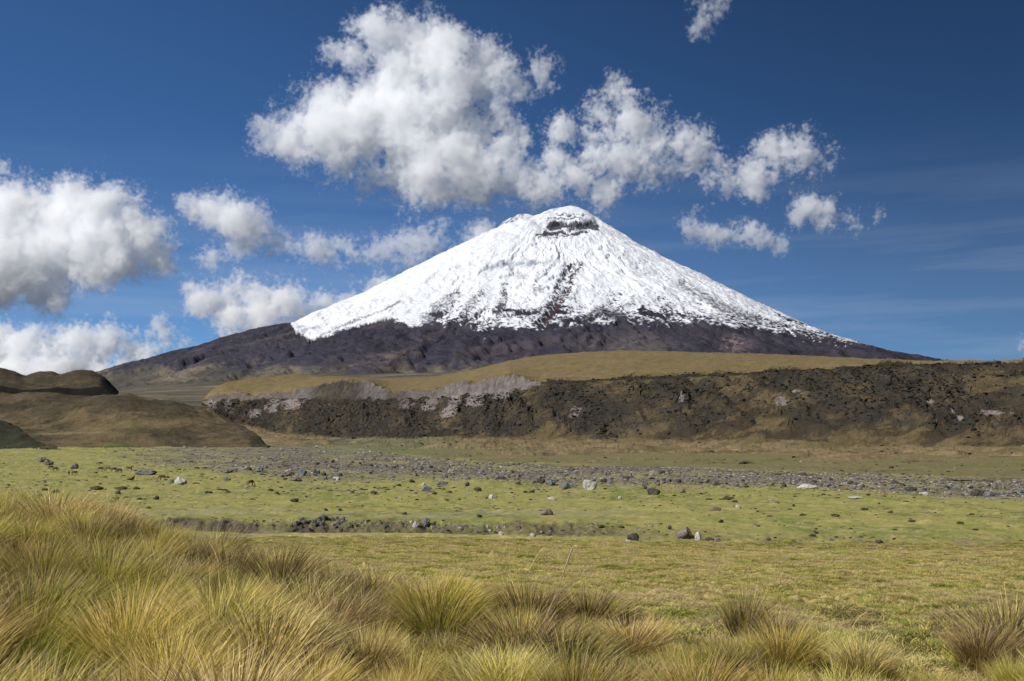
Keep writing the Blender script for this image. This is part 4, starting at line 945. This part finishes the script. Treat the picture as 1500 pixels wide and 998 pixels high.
if 'clouds' not in SKIP:
    cloud('largest white cloud, towering high above the volcano', [(560,58,36),(541,38,16),(610,62,38),(522,78,25),(655,70,30),(500,85,22),(590,95,50),(650,115,48),(700,105,38),(735,118,28),(760,125,22),(790,108,20),(782,92,12),(808,120,12),(560,140,46),(495,130,24),(470,165,34),(430,195,36),(395,200,22),(382,185,12),(500,200,48),(470,225,26),(540,190,50),(600,180,56),(660,190,52),(710,195,36),(735,225,36),(580,240,42),(640,245,50),(650,280,24),(700,262,42),(730,285,18),(760,262,30),(790,265,22),(720,160,18),(550,252,22),(505,240,20)], 14000, 3)
    cloud('ragged white cloud above and right of the summit, arm reaching right', [(900,130,16),(890,155,24),(915,160,20),(905,190,32),(880,180,14),(940,195,26),(960,215,30),(1000,215,24),(1025,210,16),(990,245,18),(930,235,30),(880,225,30),(825,200,22),(812,230,22),(850,255,30),(880,280,22),(800,265,22),(840,215,14),(960,250,18),(1040,250,16),(1020,235,18),(905,250,22),(870,205,18),(1045,235,14),(1060,258,12)], 13600, 5, amp=.65, dens=.0065)
    cloud('curved white cloud right of the summit', [(1140,225,24),(1165,225,24),(1190,232,20),(1212,240,12),(1120,245,18),(1100,265,22),(1070,265,18),(1100,285,14),(1045,262,13),(1150,210,14),(1130,250,16),(1150,238,18),(1085,278,14)], 13200, 9, amp=.6, dens=.007)
    cloud('small white cloud at the far right', [(1180,300,18),(1195,308,20),(1170,320,14),(1215,310,16),(1235,316,12),(1260,318,14),(1280,318,11),(1190,322,14),(1225,322,14),(1245,320,12),(1270,317,12)], 13000, 11, amp=.45, dens=.008)
    cloud('small low white cloud right of the summit slope', [(1025,325,14),(1040,338,18),(1065,340,18),(1090,342,16),(1110,345,12),(1010,345,14),(1145,358,11),(1000,332,10),(1050,345,16),(1080,348,14),(1125,350,10),(1100,338,12)], 12800, 13, amp=.5, dens=.007)
    cloud('big grey bellied cloud cut by the left edge', [(-60,350,90),(20,330,48),(60,320,42),(110,310,40),(150,312,42),(180,330,42),(205,350,38),(225,370,28),(235,385,20),(150,365,48),(90,365,52),(40,375,55),(0,385,50),(130,385,30),(60,420,34),(90,440,16),(20,425,22),(180,385,26),(-60,410,50)], 12500, 17, dens=.009, amp=.42)
    cloud('tapering white cloud left of the summit', [(275,297,14),(290,308,20),(320,318,28),(350,328,30),(375,340,28),(400,352,22),(345,345,26),(430,362,16),(312,375,17),(470,358,20),(490,368,20),(515,375,16),(450,368,14),(535,380,10),(410,365,16),(440,360,16),(455,362,16),(385,350,22)], 12200, 19, amp=.45, dens=.008)
    cloud('thin cloud drifting against the left shoulder of the cone', [(560,365,16),(590,358,20),(620,355,20),(650,355,18),(680,348,16),(705,343,16),(575,378,12),(545,372,12),(530,368,12),(605,370,16),(635,366,16),(665,362,14),(695,358,14)], 11800, 23, amp=.6, dens=.006)
    cloud('veil of cloud lying on the left summit slope', [(690,350,12),(705,347,13),(725,349,15),(748,351,14),(770,350,11),(735,360,9)], 9000, 29, amp=.4, dens=.007, soft=.6)
    cloud('white cloud bank behind the left flank of the volcano', [(270,428,12),(300,440,24),(335,445,30),(370,445,32),(400,440,28),(425,450,28),(350,465,28),(390,470,28),(430,475,26),(460,460,22),(485,445,20),(515,440,20),(545,430,22),(570,420,18),(480,470,24),(500,465,24),(320,462,18)], 14500, 31, amp=.45, dens=.008)
    cloud('low white cloud bank above the left hills', [(-40,520,50),(10,515,28),(50,510,28),(90,505,28),(125,500,26),(160,505,26),(190,515,22),(215,525,18),(30,545,34),(80,540,36),(130,535,34),(180,540,26),(150,550,22)], 15500, 37, amp=.45, dens=.008)
    cloud('small tuft of cloud above the low bank at the left', [(232,475,13),(240,488,16),(255,495,14),(222,492,10),(268,500,8)], 15000, 41, amp=.5, dens=.007)
    cloud('wispy scrap of cloud at the top right', [(1030,8,13),(1040,22,14),(1030,38,12),(1020,45,8)], 13000, 43, amp=.9, dens=.0035, soft=.6)
    cloud('bright cloud rim at the right edge above the plateau', [(1512,512,16),(1530,520,18)], 15000, 47, amp=.4, dens=.01)
print('total', time.time() - T0)
